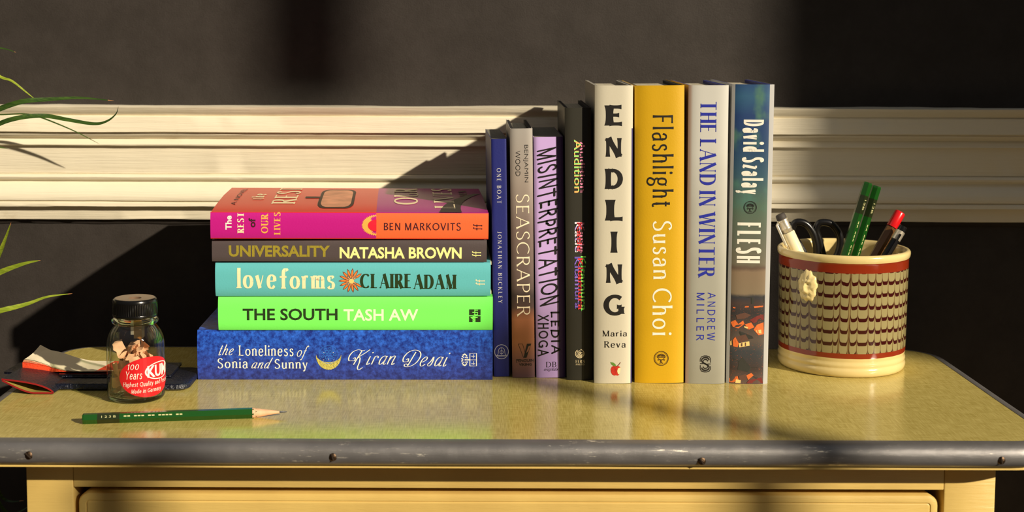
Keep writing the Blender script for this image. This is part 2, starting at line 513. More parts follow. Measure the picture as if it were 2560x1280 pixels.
# ------------------------------------------------------------------ books
class Book:
    def __init__(s, label, T, H, W, M, jacket, board=None, kind='hard', bulge=.0022, pw=3.0, cuts=(), idxf=None, group=None, page=None, extra=0.0, splay=0.0, rise=0.0):
        s.T, s.H, s.W, s.M, s.B, s.pw = T, H, W, M, bulge, pw
        s.Mi = M.inverted()
        s.root = thing('book', label, 'book', M, group)
        h = T / 2; s.rise = rise
        jackets = jacket if isinstance(jacket, (list, tuple)) else [jacket]
        th = .0004
        P = [(-h, W), (-h, W * .6), (-h, W * .3), (-h, .011)]
        if kind == 'hard':
            P += [(-h + .0006, .0075), (-h + .0004, .005)]
        else:
            P += [(-h, .004)]
        n = 20
        for i in range(n + 1):
            x = -h + T * i / n
            x = h * math.sin(math.pi / 2 * (2 * i / n - 1)) if kind == 'hard' else x
            P.append((x, s.sy(x)))
        P += [(-p[0], p[1]) for p in reversed(P[:len(P) - n - 1])]
        # inner offset
        inner = []
        for i, p in enumerate(P):
            a = Vector(P[max(i - 1, 0)]); b = Vector(P[min(i + 1, len(P) - 1)]); d = (b - a).normalized()
            inner.append((p[0] - d.y * th, p[1] + d.x * th))
        loop = P + inner[::-1]; m = len(loop)
        zs = sorted(set([0.0, H] + [c for c in cuts] + [H * k / 6 for k in range(1, 6)]))
        mb = MB(); V = []

        def bow(x, y):         # boards that bow away from the pages
            return rise * math.sin(min(1, max(0, (y - .01) / (W - .01))) * math.pi * .62) if x > h * .8 else 0
        for z in zs:
            V += [(p[0] + bow(*p), p[1], z) for p in loop]
        mb.v = [Vector(v) for v in V]
        for k in range(len(zs) - 1):
            for j in range(m):
                j2 = (j + 1) % m
                mb.f.append((k * m + j, k * m + j2, (k + 1) * m + j2, (k + 1) * m + j))
                cx = (loop[j][0] + loop[j2][0]) / 2; cy = (loop[j][1] + loop[j2][1]) / 2
                mb.i.append(idxf(cx, cy, (zs[k] + zs[k + 1]) / 2) if idxf else 0)
        for k in (0, len(zs) - 1):
            for j in range(len(P) - 1):
                a, b, c, d = k * m + j, k * m + j + 1, k * m + m - 2 - j, k * m + m - 1 - j
                mb.f.append((a, d, c, b) if k == 0 else (a, b, c, d)); mb.i.append(0)
        s.jacket = mb.build('dust_jacket' if kind == 'hard' else 'paper_cover', jackets, s.root, angle=50)
        if kind == 'hard':
            bt = .0024
            for sg in (-1, 1):
                b = MB(); x1 = sg * (h - th - .0001); x0 = sg * (h - th - bt)
                n2 = 6; V = []
                for k in range(n2 + 1):
                    y = .0085 + (W - .0095) * k / n2; o = bow(sg * h, y)
                    V += [(x0 + o, y, -extra if extra else .0004), (x1 + o, y, -extra if extra else .0004), (x1 + o, y, H - .0004), (x0 + o, y, H - .0004)]
                F_ = [(0, 1, 2, 3), tuple(n2 * 4 + q for q in (3, 2, 1, 0))]
                for k in range(n2):
                    for q in range(4):
                        a = k * 4 + q; c_ = k * 4 + (q + 1) % 4
                        F_.append((a, a + 4, c_ + 4, c_))
                b.add(V, F_)
                b.build('board', board or M_BOARD, s.root)
            pb = MB().box(-(h - th - bt - .0002), h - th - bt - .0002, .0035, W - .005, .003, H - .003)
        else:
            pb = MB().box(-(h - th - .0001), h - th - .0001, .0016, W - .0006, .0003, H - .0003)
        pb.build('page_block', page or M_PAGE, s.root)

    def sy(s, x):
        return s.B * min(1, abs(2 * x / s.T)) ** s.pw

    def loc(s, px, py):        # pixel -> across and along the spine
        o = s.Mi @ CAM; d = (s.Mi.to_3x3() @ ray(px, py)); t = -o.y / d.y
        p = o + d * t
        return p.x, p.z

    def rect(s, r):
        a = s.loc(r[0], r[1]); b = s.loc(r[2], r[3])
        return min(a[0], b[0]), max(a[0], b[0]), min(a[1], b[1]), max(a[1], b[1])

    def text(s, txt, font, r, m, mode='down', name='title_lettering', label=None, parent=None):
        V, Q = glyphs(txt, font) if isinstance(txt, str) else txt
        x0, x1, z0, z1 = s.rect(r); out = []
        for a, b in V:
            if mode == 'down':
                z = z1 - a * (z1 - z0); x = x0 + b * (x1 - x0)
            else:
                x = x0 + a * (x1 - x0); z = z0 + b * (z1 - z0)
            out.append((x, s.sy(x) - .00014, z))
        return obj(name, out, Q, m, s.root, label=label)

    def cover_text(s, txt, font, y0, y1, z0, z1, m, name='cover_lettering', label=None):
        V, Q = glyphs(txt, font) if isinstance(txt, str) else txt
        V, Q = slice2d(V, Q, [.25, .5, .75], 0)
        h = s.T / 2; out = []
        for a, b in V:
            y = y0 + a * (y1 - y0); z = z0 + b * (z1 - z0)
            o = s.rise * math.sin(min(1, max(0, (y - .01) / (s.W - .01))) * math.pi * .62)
            out.append((h + o + .00025, y, z))
        return obj(name, out, Q, m, s.root, label=label)


def standing(x0, x1, Y, lean=0.0, yaw=0.0):
    return Matrix.Translation(((x0 + x1) / 2, Y, TZ)) @ Matrix.Rotation(R(yaw), 4, 'Z') @ Matrix.Rotation(R(lean), 4, 'Y')


def lying(xr, Y, z0, T, yaw, tilt=0.0):
    return Matrix.Translation((xr, Y, z0 + T / 2)) @ Matrix.Rotation(R(yaw), 4, 'Z') @ Matrix.Rotation(R(tilt - 90), 4, 'Y')


# flat emblem helpers (unit square)
def ring2d(r0, r1, cx=.5, cy=.5, n=40, a0=0, a1=360, sx=1, sy=1):
    V = []; Q = []
    for i in range(n + 1):
        q = R(a0 + (a1 - a0) * i / n)
        V += [(cx + r0 * math.cos(q) * sx, cy + r0 * math.sin(q) * sy), (cx + r1 * math.cos(q) * sx, cy + r1 * math.sin(q) * sy)]
    for i in range(n):
        Q.append((2 * i, 2 * i + 1, 2 * i + 3, 2 * i + 2))
    return V, Q


def poly2d(P):
    return list(P), [tuple(range(len(P)))]


def ell2d(cx, cy, rx, ry, n=24):
    return poly2d([(cx + rx * math.cos(2 * math.pi * i / n), cy + ry * math.sin(2 * math.pi * i / n)) for i in range(n)])


def line2d(pts, wd):
    V = []; Q = []
    for i, p in enumerate(pts):
        a = pts[max(i - 1, 0)]; b = pts[min(i + 1, len(pts) - 1)]; dx, dy = b[0] - a[0], b[1] - a[1]; L = math.hypot(dx, dy) or 1
        V += [(p[0] - dy / L * wd / 2, p[1] + dx / L * wd / 2), (p[0] + dy / L * wd / 2, p[1] - dx / L * wd / 2)]
    for i in range(len(pts) - 1):
        Q.append((2 * i, 2 * i + 1, 2 * i + 3, 2 * i + 2))
    return V, Q


def join2d(*parts):
    V = []; Q = []
    for v, q in parts:
        k = len(V); V += v; Q += [tuple(a + k for a in f) for f in q]
    return V, Q


def place2d(vq, x0, x1, y0, y1):
    return [(x0 + a * (x1 - x0), y0 + b * (y1 - y0)) for a, b in vq[0]], vq[1]


# ------------------------------------------------------------------ the room
WY = 1.325                     # face of the back wall


def wall_paint():
    m = mat('black_wall_paint', (52, 46, 42), rough=0.6, spec=0.22)
    n = N(m)
    a = n.noise(900, 5, rough=.7); b = n.noise(6, 3); c = n.noise(60, 4)
    h = n.m('ADD', n.m('MULTIPLY', a, .35), n.m('ADD', b, n.m('MULTIPLY', c, .4)))
    n.bump(h, .0009)
    n.base(n.mix(n.step(n.noise(30, 8, rough=.75), .3, .7), (.031, .0255, .022), (.042, .035, .031)))
    return m


M_WALL = wall_paint()


def struct(o):
    o['kind'] = 'structure'
    return o


struct(MB().box(-2.2, 2.6, WY, WY + .12, 0, 2.7).build('wall_back', M_WALL))
struct(MB().box(-2.2, 2.6, -.9, WY, -.05, 0).build('floor', mat('dark_floor', (60, 44, 32), rough=.5, var=.3, vscale=8)))

# chair rail: height (from the photograph's profile) and how far it stands off the wall
ZT = 0.9613


def zz(y):
    return ZT - (y - 267) * .000368


def rail_paint():
    m = mat('cream_gloss_paint', (226, 214, 184), rough=.42, spec=.45)
    n = N(m)
    st = n.noise(1.0, 6, vec=n.vec(n.m('MULTIPLY', n.X, 9), n.m('MULTIPLY', n.Y, 60), n.m('MULTIPLY', n.Z, 260)), rough=.65)
    sm = n.noise(14, 3)
    n.bump(n.m('ADD', n.m('MULTIPLY', st, .7), n.m('MULTIPLY', sm, 1.2)), .0011)
    n.base(n.mix(n.step(n.noise(25, 7, rough=.7), .62, .8), (.82, .745, .575), (.72, .63, .46)))
    return m


M_RAIL = rail_paint()
prof = [(266, 0), (266.5, 23), (268, 25.5), (274, 24.5), (282, 22), (289, 19), (290.5, 18.6), (291.5, 20.4), (293, 21), (331, 21.5), (332.3, 20.5), (333, 17.4), (334.4, 17.2),
        (336, 18.2), (339, 17.8), (343, 15.5), (347, 12.4), (350, 11.2), (352, 12.4), (356, 13.8), (364, 15.2), (366.5, 14.8), (367.2, 11.2), (369, 10.2), (371, 10),
        (436, 10), (438.2, 9.6), (439.2, 8.8), (440.2, 10.4), (442, 12), (447, 13), (452, 12.2), (454.5, 10.4), (456, 8.4), (459, 7.8), (463, 9.2), (470, 12.2), (480, 14.6), (492, 16), (502, 16.2), (505.5, 15.6),
        (506.6, 13.2), (508, 13), (509.3, 15.2), (511, 16), (519.5, 16.2), (521, 15.6), (521.8, 9), (524, 8.6), (554, 8.2), (556, 7.6), (557.5, 0)]
NX = 260; V = []; F_ = []; rn = random.Random(3)
for i in range(NX + 1):
    x = -1.3 + 2.9 * i / NX
    for j, (py, p) in enumerate(prof):
        wob = noise.noise(Vector((x * 9, j * 2.7, 0))) * .00045 + noise.noise(Vector((x * 45, j * 5.1, 3))) * .00022
        z = zz(py) + wob * (1 if 0 < j < len(prof) - 1 else 2.2)
        V.append((x, WY - p / 1000 + (.0002 * noise.noise(Vector((x * 60, j, 9))) if 0 < j < len(prof) - 1 else .001), z))
n_ = len(prof)
for i in range(NX):
    for j in range(n_ - 1):
        a = i * n_ + j
        F_.append((a, a + 1, a + n_ + 1, a + n_))
rail = obj('trim_1', V, F_, M_RAIL, angle=38)
struct(rail)
# flaked paint edge under the rail
V = []; F_ = []
for i in range(421):
    x = -1.3 + 2.9 * i / 420
    t = .0028 + .0012 * noise.noise(Vector((x * 30, 1, 1)))
    V += [(x, WY - .0032, zz(557)), (x, WY - .0030 - .001 * noise.noise(Vector((x * 80, 4, 1))), zz(557) - t), (x, WY - .0001, zz(557) - t - .0022)]
for i in range(420):
    for j in (0, 1):
        F_.append((i * 3 + j, i * 3 + j + 1, i * 3 + j + 4, i * 3 + j + 3))
struct(obj('trim_2', V, F_, M_WALL, smooth=True))

# unseen window behind and to the side of the camera: it lets the sun in
M_FRAME = mat('white_window_paint', (225, 220, 208), rough=.5)
YW = -0.5; OFF = 1.09 * (WY - YW)


def win():
    m = MB()
    m.box(2.366, 2.7, YW - .1, YW, 0, 2.7)
    struct(m.build('wall_front', M_WALL))
    r = MB(); r.box(.55, .61, YW - .04, YW, .8, 2.68).box(2.311, 2.37, YW - .04, YW, .8, 2.68).box(.61, 2.311, YW - .04, YW, 2.62, 2.68).box(.61, 2.311, YW - .04, YW, .8, .86)
    fr = struct(r.build('window_1', M_FRAME))
    for (x, wd, z0, z1) in SHADOW_BARS:
        MB().box(x - wd / 2, x + wd / 2, YW - .03, YW - .01, z0, z1).build('shadow_bar', M_FRAME, fr)


SHADOW_BARS = [(-.133 + OFF, .078, 2.165, 2.62), (-.148 + OFF, .034, .86, 1.88), (-.61 + OFF, .045, .86, 1.70)]  # unseen bars, added and cut to length to throw the shadow bands
win()

# ------------------------------------------------------------------ table
YF, YR, XL, XR = .955, 1.246, -.3575, .402


def laminate():
    m = mat('olive_yellow_laminate', (176, 160, 84), rough=.24, spec=.5)
    n = N(m)
    a = n.noise(1.0, 3, vec=n.vec(n.m('MULTIPLY', n.X, 1400), n.m('MULTIPLY', n.Y, 60), 0.0))
    b = n.noise(1.0, 3, vec=n.vec(n.m('MULTIPLY', n.X, 60), n.m('MULTIPLY', n.Y, 1400), 5.0))
    c = n.noise(1.0, 4, vec=n.vec(n.m('MULTIPLY', n.X, 9), n.m('MULTIPLY', n.Y, 9), 2.0))
    f = n.m('ADD', n.m('MULTIPLY', n.m('ADD', a, b), .46), n.m('MULTIPLY', c, .08))
    n.base(n.mix(n.step(f, .36, .64), (.44, .345, .082), (.68, .56, .19)))
    n.b.inputs['Roughness'].default_value = .2
    n.nt.links.new(n.m('ADD', .08, n.m('MULTIPLY', f, .10)), n.b.inputs['Roughness'])
    n.bump(n.m('ADD', a, b), .00003)
    return m


def yellow_paint():
    m = mat('mustard_gloss_paint', (205, 165, 84), rough=.42, spec=.45)
    n = N(m)
    ch = n.noise(1.0, 6, vec=n.vec(n.m('MULTIPLY', n.X, 26), n.m('MULTIPLY', n.Y, 30), n.m('MULTIPLY', n.Z, 330)), rough=.7)
    n.bump(n.m('ADD', n.m('MULTIPLY', ch, .5), n.noise(18, 3)), .0006)
    base = n.mix(n.step(n.noise(12, 5), .35, .7), (.62, .425, .125), (.72, .51, .155))
    n.base(n.mix(n.step(ch, .715, .74), base, (.30, .13, .04)))
    return m


M_LAM, M_YEL = laminate(), yellow_paint()


def zinc():
    m = mat('worn_steel_edging', (118, 116, 118), rough=.33, metal=.6)
    n = N(m)
    sc_ = n.noise(1.0, 8, vec=n.vec(n.m('MULTIPLY', n.X, 60), n.m('MULTIPLY', n.Y, 200), n.m('MULTIPLY', n.Z, 500)), rough=.8)
    bl = n.noise(22, 5)
    n.base(n.mix(n.m('MULTIPLY', n.step(sc_, .58, .66), n.step(n.noise(9, 3), .46, .60)), n.mix(bl, (.17, .165, .17), (.30, .285, .28)), (.9, .84, .72)))
    n.nt.links.new(n.m('ADD', .24, n.m('MULTIPLY', n.noise(70, 6), .36)), n.b.inputs['Roughness'])
    n.bump(n.m('ADD', n.m('MULTIPLY', sc_, .4), n.noise(60, 4)), .0004)
    return m


M_ZINC = zinc(); SY_ = .9462
M_SCREW = mat('dark_bronze_screw', (92, 74, 58), rough=.4, metal=1.0, bump=.0003, bscale=900)
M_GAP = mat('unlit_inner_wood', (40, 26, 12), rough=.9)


def outline(x0, x1, y0, y1, r, n=10):
    P = []
    for cx, cy, a0 in ((x1 - r, y1 - r, 0), (x0 + r, y1 - r, 90), (x0 + r, y0 + r, 180), (x1 - r, y0 + r, 270)):
        for i in range(n + 1):
            q = R(a0 + 90 * i / n); P.append((cx + r * math.cos(q), cy + r * math.sin(q), math.cos(q), math.sin(q)))
    return P


tab = thing('bedside_cabinet', 'narrow mustard-painted cabinet with an olive laminate top and steel edging, under all the books', 'cabinet', Matrix.Translation((0.022, 1.1, 0)))
T0 = Vector((-.022, -1.1, 0))


def tb(mb, name, m, bev=.0012, **k):
    mb.v = [v + T0 for v in mb.v]
    if bev:
        return bevelled(name, mb, m, tab, bev, 2, **k)
    return mb.build(name, m, tab, **k)


O = outline(XL, XR, YF, YR, .030)
m_ = MB(); n = len(O)
m_.add([(p[0], p[1], TZ) for p in O] + [(p[0], p[1], TZ - .004) for p in O], [tuple(range(n))] + [(i, i + n, (i + 1) % n + n, (i + 1) % n) for i in range(n)])
m_.v = [v + T0 for v in m_.v]
m_.build('laminate_top', M_LAM, tab)
# substrate board below, its painted edge showing under the metal
m_ = MB(); ins = .0012
m_.add([(p[0] + p[2] * .002, p[1] + p[3] * .002, TZ - .0042) for p in O] + [(p[0] + p[2] * .003, p[1] + p[3] * .003, .7309) for p in O], [tuple(range(n)), tuple(range(n, 2 * n))[::-1]] + [(i, i + n, (i + 1) % n + n, (i + 1) % n) for i in range(n)])
m_.v = [v + T0 for v in m_.v]
m_.build('board', M_YEL, tab, label='mustard-painted board under the laminate')
# metal edging swept round the top
pr = []
for k in range(15):
    q = R(96 - 180 * k / 14)
    pr.append((.0012 + .0085 * max(0, math.cos(q)) ** .8, TZ - .0086 + .0083 * math.sin(q)))
pr = [(-.0012, TZ + .0002), (.0002, TZ + .0003)] + pr[1:] + [(.0018, TZ - .0170)]
V = []; F_ = []; dense = []
for a in range(n):
    b = O[(a + 1) % n]; p = O[a]; L = math.hypot(b[0] - p[0], b[1] - p[1]); kk = max(1, int(L / .012))
    for t in range(kk):
        f = t / kk; dense.append(tuple(p[q] * (1 - f) + b[q] * f for q in range(4)))
nd = len(dense)
for a, p in enumerate(dense):
    for (o, z) in pr:
        wv = .0003 * noise.noise(Vector((p[0] * 14, p[1] * 14, z * 90)))
        V.append(Vector((p[0] + p[2] * (o + wv), p[1] + p[3] * (o + wv), z)) + T0)
k = len(pr)
for a in range(nd):
    for j in range(k - 1):
        b = (a + 1) % nd
        F_.append((a * k + j, a * k + j + 1, b * k + j + 1, b * k + j))
obj('metal_edging', V, F_, M_ZINC, tab, smooth=True)
for spx, spy in ((72, 1138), (832, 1142), (1754, 1152), (2503, 1150)):
    sp3 = at_y(spx, spy, .9460); sx, sz = sp3.x, sp3.z
    s_ = MB()
    vv = []; ff = []
    for a in range(5):
        rr = .0031 * math.cos(R(a * 22.5 * .98)); hh = .0016 * math.sin(R(a * 22.5))
        for j in range(20):
            q = 2 * math.pi * j / 20; vv.append((sx + rr * math.cos(q), SY_ - hh, sz + rr * math.sin(q)))
    for a in range(4):
        for j in range(20):
            ff.append((a * 20 + j, a * 20 + (j + 1) % 20, (a + 1) * 20 + (j + 1) % 20, (a + 1) * 20 + j))
    ff.append(tuple(range(80, 100)))
    s_.add(vv, ff); s_.v = [v + T0 for v in s_.v]
    so_ = s_.build('screw', M_SCREW, tab, smooth=True)
    sl_ = MB().box(-.0027, .0027, -.0019, -.0014, -.0004, .0004, M=Matrix.Translation((sx - .022, SY_ - 1.1, sz)) @ Matrix.Rotation(R(rn.uniform(20, 120)), 4, 'Y'))
    sl_.build('slot', M_GAP, so_)
# carcass
YC = .9800
for (x0, x1) in ((-.3150, -.2818), (.3330, .3693)):
    tb(MB().box(x0, x1, YC, YC + .034, 0, .7309), 'leg', M_YEL, .0012)
    tb(MB().box(x0, x1, 1.205, 1.239, 0, .7309), 'leg', M_YEL, .0012)
tb(MB().box(-.2817, .3329, YC + .0004, YC + .020, .7077, .7309), 'front_rail', M_YEL, .0006)
tb(MB().box(-.2817, .3329, YC + .0004, YC + .020, .535, .552), 'lower_rail', M_YEL, .0006)
for (x0, x1) in ((-.310, -.298), (.352, .364)):
    tb(MB().box(x0, x1, YC + .0345, 1.2045, .40, .7305), 'side_panel', M_YEL, .0008)
tb(MB().box(-.2817, .3329, 1.215, 1.227, .40, .7305), 'back_panel', M_YEL, .0008)
tb(MB().box(-.2817, .3329, YC + .035, 1.213, .40, .412), 'bottom_panel', M_YEL, .0008)
# drawer: a rounded-corner front with a fine bead, standing in its dark opening
x0, x1, z0, z1, r = -.2793, .3300, .556, .7042, .0085
P = []
for cx, cz, a0 in ((x1 - r, z1 - r, 0), (x0 + r, z1 - r, 90), (x0 + r, z0 + r, 180), (x1 - r, z0 + r, 270)):
    for i in range(7):
        q = R(a0 + 15 * i); P.append((cx + r * math.cos(q), cz + r * math.sin(q), math.cos(q), math.sin(q)))
n = len(P); V = []; F_ = []
rings = [(-.0015, YC + .018), (-.0004, YC + .003), (-.0012, YC + .0012), (-.0035, YC + .0004), (-.0058, YC + .0004), (-.0064, YC + .0011), (-.0070, YC + .0004), (-.0075, YC + .0003)]
for (o, y) in rings:
    V += [(p[0] + p[2] * o, y, p[1] + p[3] * o) for p in P]
for k in range(len(rings) - 1):
    for j in range(n):
        F_.append((k * n + j, (k + 1) * n + j, (k + 1) * n + (j + 1) % n, k * n + (j + 1) % n))
F_.append(tuple((len(rings) - 1) * n + j for j in range(n))[::-1])
dr = obj('drawer', [Vector(v) + T0 for v in V], F_, M_YEL, tab, angle=40)
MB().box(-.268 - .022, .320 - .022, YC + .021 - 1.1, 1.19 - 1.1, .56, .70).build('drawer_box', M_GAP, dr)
# ------------------------------------------------------------------ books
LIT = (1.17, 1.02, .77)


def alb(c):
    return tuple(min(.95, v / k) for v, k in zip(srgb(c), LIT))


def jac(name, c, rough=.45, spec=.4, **k):
    return mat(name, alb(c), rough=rough, spec=spec, lin=True, bump=.00006, bscale=700, **k)


M_BOARD = mat('grey_board_cloth', (150, 146, 138), rough=.8)
M_BOARD_DK = mat('dark_board_cloth', (40, 38, 40), rough=.7)
M_BOARD_CR = mat('cream_board_cloth', (226, 212, 178), rough=.7)


def paper(name, c):
    m = mat(name, c, rough=.85); n = N(m)
    st = n.noise(1.0, 3, vec=n.vec(n.m('MULTIPLY', n.X, 5000), n.m('MULTIPLY', n.Y, 6), n.m('MULTIPLY', n.Z, 6)))
    n.base(n.mix(n.step(st, .3, .7), tuple(v * .72 for v in srgb(c)), srgb(c))); n.bump(st, .0002)
    return m


M_PAGE = paper('page_edges', (214, 204, 178))
M_PAGE_SHADE = paper('grey_shaded_page_edges', (150, 146, 132))  # page edges greyed so the shade on the page tops is in the colour
K_INK = mat('black_print', (30, 27, 25), rough=.45)
K_WHITE = mat('white_print', (240, 236, 222), rough=.5)
K_CREAM = mat('cream_print', (252, 232, 186), rough=.5)

# --- The standing row --------------------------------------------------------
# One Boat
m = jac('deep_blue_cover', (34, 38, 100), rough=.5)
b = Book('slim dark blue paperback titled One Boat, first of the upright row', .0127, .1938, .128, standing(.0172, .0299, 1.1379, -.95, 1.6) @ Matrix.Translation((0, 0, .0003)), m, kind='soft', bulge=.0007, pw=8, page=M_PAGE_SHADE)
b.text('ONE BOAT', 'serifwide', (1241.6, 420.6, 1253.4, 508), K_WHITE)
b.text('JONATHAN BUCKLEY', 'serifwide', (1243.5, 579, 1256, 758), K_WHITE, name='author_lettering')
lg = join2d(ring2d(.46, .5), ring2d(.10, .13, .5, .47), ring2d(.2, .23, .5, .56, a0=0, a1=180), line2d([(.28, .56), (.26, .36), (.16, .25)], .03), line2d([(.72, .56), (.74, .36), (.84, .25)], .03), line2d([(.14, .24), (.86, .24)], .035), line2d([(.5, .78), (.5, .3)], .025), line2d([(.2, .17), (.8, .17)], .02))
b.text(lg, '', (1235.8, 861.3, 1271.9, 897.4), mat('pale_line_print', (190, 190, 205)), 'up', 'publisher_emblem')

# Seascraper
m = mat('taupe_and_orange_jacket', (140, 120, 100), rough=.5, spec=.4); n = N(m)
g = n.m('ADD', n.m('DIVIDE', n.Z, .2028), n.m('MULTIPLY', n.m('SUBTRACT', n.noise(40, 4), .5), .03))
n.base(n.ramp(g, [(0, alb((128, 88, 80))), (.07, alb((150, 96, 74))), (.15, alb((196, 120, 70))), (.235, alb((188, 112, 66))), (.285, alb((92, 64, 50))), (.33, alb((66, 50, 42))), (.36, alb((96, 74, 60))), (.6, alb((128, 102, 84))), (.8, alb((168, 146, 120))), (1, alb((176, 160, 136)))]))
b = Book('taupe book fading to orange at its foot, titled Seascraper', .0182, .2025, .130, standing(.0321, .0503, 1.1341, -.95) @ Matrix.Translation((0, 0, .0003)), m, board=M_BOARD_DK, bulge=.0016, pw=4)
b.text('BENJAMIN', 'Bfont'[:1] + '-.01', (1308, 362.2, 1321.2, 455.6), K_INK, name='author_lettering')
b.text('WOOD', 'B-.01', (1288.4, 376.9, 1301, 440.3), K_INK, name='author_lettering')
b.text('SEASCRAPER', 'thin', (1289, 486, 1326, 791), mat('pale_title_print', (250, 232, 200)))
lg = join2d(poly2d([(.4, .02), (.62, .02), (.98, 1), (.66, 1)]), line2d([(.02, 1), (.4, .02)], .03), line2d([(.02, .99), (.34, .99), (.56, .25)], .03))
b.text(lg, '', (1294.9, 859.6, 1329.3, 894.8), K_INK, 'up', 'publisher_emblem')
b.text('PENGUIN', 'B.02', (1291, 898, 1334.2, 904.6), K_INK, 'up', 'publisher_lettering')
b.text('VIKING', 'B.02', (1297.5, 908.2, 1329.3, 914), K_INK, 'up', 'publisher_lettering')
b.text(line2d([(0, .5), (1, .5)], 1), '', (1291, 905.8, 1334, 906.8), K_INK, 'up', 'publisher_rule')

# Misinterpretation
m = mat('lilac_and_plum_cover', (216, 176, 226), rough=.45, spec=.4); n = N(m)
n.base(n.mix(n.step(n.X, .0066, .0068), alb((216, 172, 206)), alb((88, 60, 100))))
b = Book('lilac paperback with black handwritten title Misinterpretation and plum edge', .0236, .1958, .130, standing(.0516, .0752, 1.1344, -1.1) @ Matrix.Translation((0, 0, .0003)), m, kind='soft', bulge=.0014, pw=8, page=M_PAGE_SHADE)
b.text('MISINTERPRETATION', 'hand', (1341, 367.5, 1399, 766), K_INK)
b.text('LEDIA', 'handn', (1375.3, 779.2, 1402, 884.9), K_INK, name='author_lettering')
b.text('XHOGA', 'handn', (1343, 787, 1373.6, 890.8), K_INK, name='author_lettering')
b.text('DB', 'serif', (1364.8, 904.6, 1391, 917.7), K_INK, 'up', 'publisher_lettering')
b.text('originals', 'italic', (1359.8, 918.7, 1395, 928.6), K_INK, 'up', 'publisher_lettering')

# Audition
m = mat('black_and_olive_jacket', (50, 48, 40), rough=.42, spec=.45); n = N(m)
n.base(n.mix(n.step(n.X, .0034, .0036), (.034, .032, .024), (.011, .010, .011)))
b = Book('black book with multicoloured glitched title Audition', .0210, .2196, .142, standing(.0757, .0967, 1.1266, -.95, -1.0) @ Matrix.Translation((0, 0, .0003)), m, board=M_BOARD_DK, bulge=.0014, pw=4)


def glitch(name, a, c, per):
    m = mat(name, a, rough=.5); n = N(m)
    f = n.m('GREATER_THAN', n.m('FRACT', n.m('MULTIPLY', n.Z, per)), .62)
    n.base(n.mix(f, srgb(a), srgb(c)))
    return m


g1 = glitch('orange_green_print', (255, 190, 110), (160, 240, 130), 330)
g2 = glitch('pink_print', (255, 150, 190), (60, 30, 40), 430)
g3 = glitch('white_print_lines', (236, 236, 250), (190, 170, 235), 120)
g4 = glitch('red_print', (255, 70, 70), (150, 20, 40), 400)
g5 = glitch('violet_print', (150, 120, 220), (110, 90, 190), 300)
g6 = glitch('lime_print', (150, 250, 110), (90, 190, 80), 400)
for txt, r, mm in (('Audition', (1449, 352, 1463, 480.5), g2), ('Audition', (1434.7, 348.8, 1453.5, 481.6), g1), ('Katie', (1448, 556, 1461, 632), g2), ('Katie', (1436.6, 555, 1451, 630.6), g3), ('Katie', (1442, 556, 1455, 628), g4),
                   ('Kitamura', (1436, 642, 1452, 771), g5), ('Kitamura', (1451.5, 640, 1465.5, 777), g6), ('Kitamura', (1444.5, 645, 1458, 774), g4)):
    o = b.text(txt, 'B.015', r, mm, name='title_lettering' if txt == 'Audition' else 'author_lettering')
    for v in o.data.vertices:
        v.co.y -= .00006 * (1 + [g2, g1, g3, g5, g6, g4].index(mm))
lg = join2d(*[ring2d(.05 + .13 * k, .12 + .13 * k, .5 - .02 * k, .5 + .02 * k, a0=40 * k, a1=40 * k + 320) for k in range(4)])
b.text(lg, '', (1439.3, 874.4, 1462.2, 896.4), K_CREAM, 'up', 'publisher_emblem')
b.text('FERN', 'serif', (1439, 899.7, 1462, 907.2), K_CREAM, 'up', 'publisher_lettering')
b.text('PRESS', 'serif', (1439.5, 908.9, 1461, 912.9), K_CREAM, 'up', 'publisher_lettering')

# Endling
m = mat('cream_jacket', (230, 214, 178), rough=.4, spec=.4); n = N(m)
f = n.m('MULTIPLY', n.step(n.X, .0139, .0140), n.m('LESS_THAN', n.Z, .204))
n.base(n.mix(f, alb((222, 202, 160)), alb((60, 50, 90)))); n.bump(n.noise(500, 3), .00004)
b = Book('tall cream book with fat black capitals spelling Endling down its spine', .0299, .2378, .150, standing(.0970, .1269, 1.1155, -.5, -1.5) @ Matrix.Translation((0, 0, .0002)), m, bulge=.0022, pw=4)
for ch, r in (('E', (1511.3, 261.9, 1555, 315.3)), ('N', (1511.9, 341, 1556.6, 395.6)), ('D', (1511.9, 420.6, 1557.2, 473.8)), ('L', (1512.5, 499.4, 1556.6, 552.8)), ('I', (1526.3, 579, 1544, 631.5)), ('N', (1512.8, 656.8, 1558, 710.9)), ('G', (1508.9, 736.5, 1562.4, 789))):
    b.text(ch, 'fat', r, K_INK, 'up')
b.text('Maria', 'book', (1506.6, 826.4, 1568, 841.5), K_INK, 'up', 'author_lettering')
b.text('Reva', 'book', (1510.5, 853, 1564.7, 869.4), K_INK, 'up', 'author_lettering')
ap = [(.5, .68), (.36, .72), (.16, .66), (.06, .48), (.08, .26), (.2, .08), (.4, .0), (.55, .03), (.72, .0), (.86, .08), (.9, .3), (.94, .62), (.8, .7), (.62, .7)]
b.text(poly2d(ap), '', (1525.3, 905, 1552.2, 939), mat('apple_red_print', (190, 44, 26), var=.35, vscale=400), 'up', 'apple_emblem')
for mm, P_, nm in ((mat('apple_flesh_print', (240, 226, 170)), [(.88, .6), (.72, .52), (.66, .34), (.72, .14), (.84, .08), (.93, .3), (.96, .55)], 'apple_bite'), (mat('leaf_green_print', (96, 140, 52)), [(.56, .68), (.34, .7), (.12, .84), (.02, 1), (.3, .96), (.5, .84)], 'apple_leaf'),):
    o = b.text(poly2d(P_), '', (1525.3, 905, 1552.2, 939), mm, 'up', nm)
    for v in o.data.vertices:
        v.co.y -= .00008
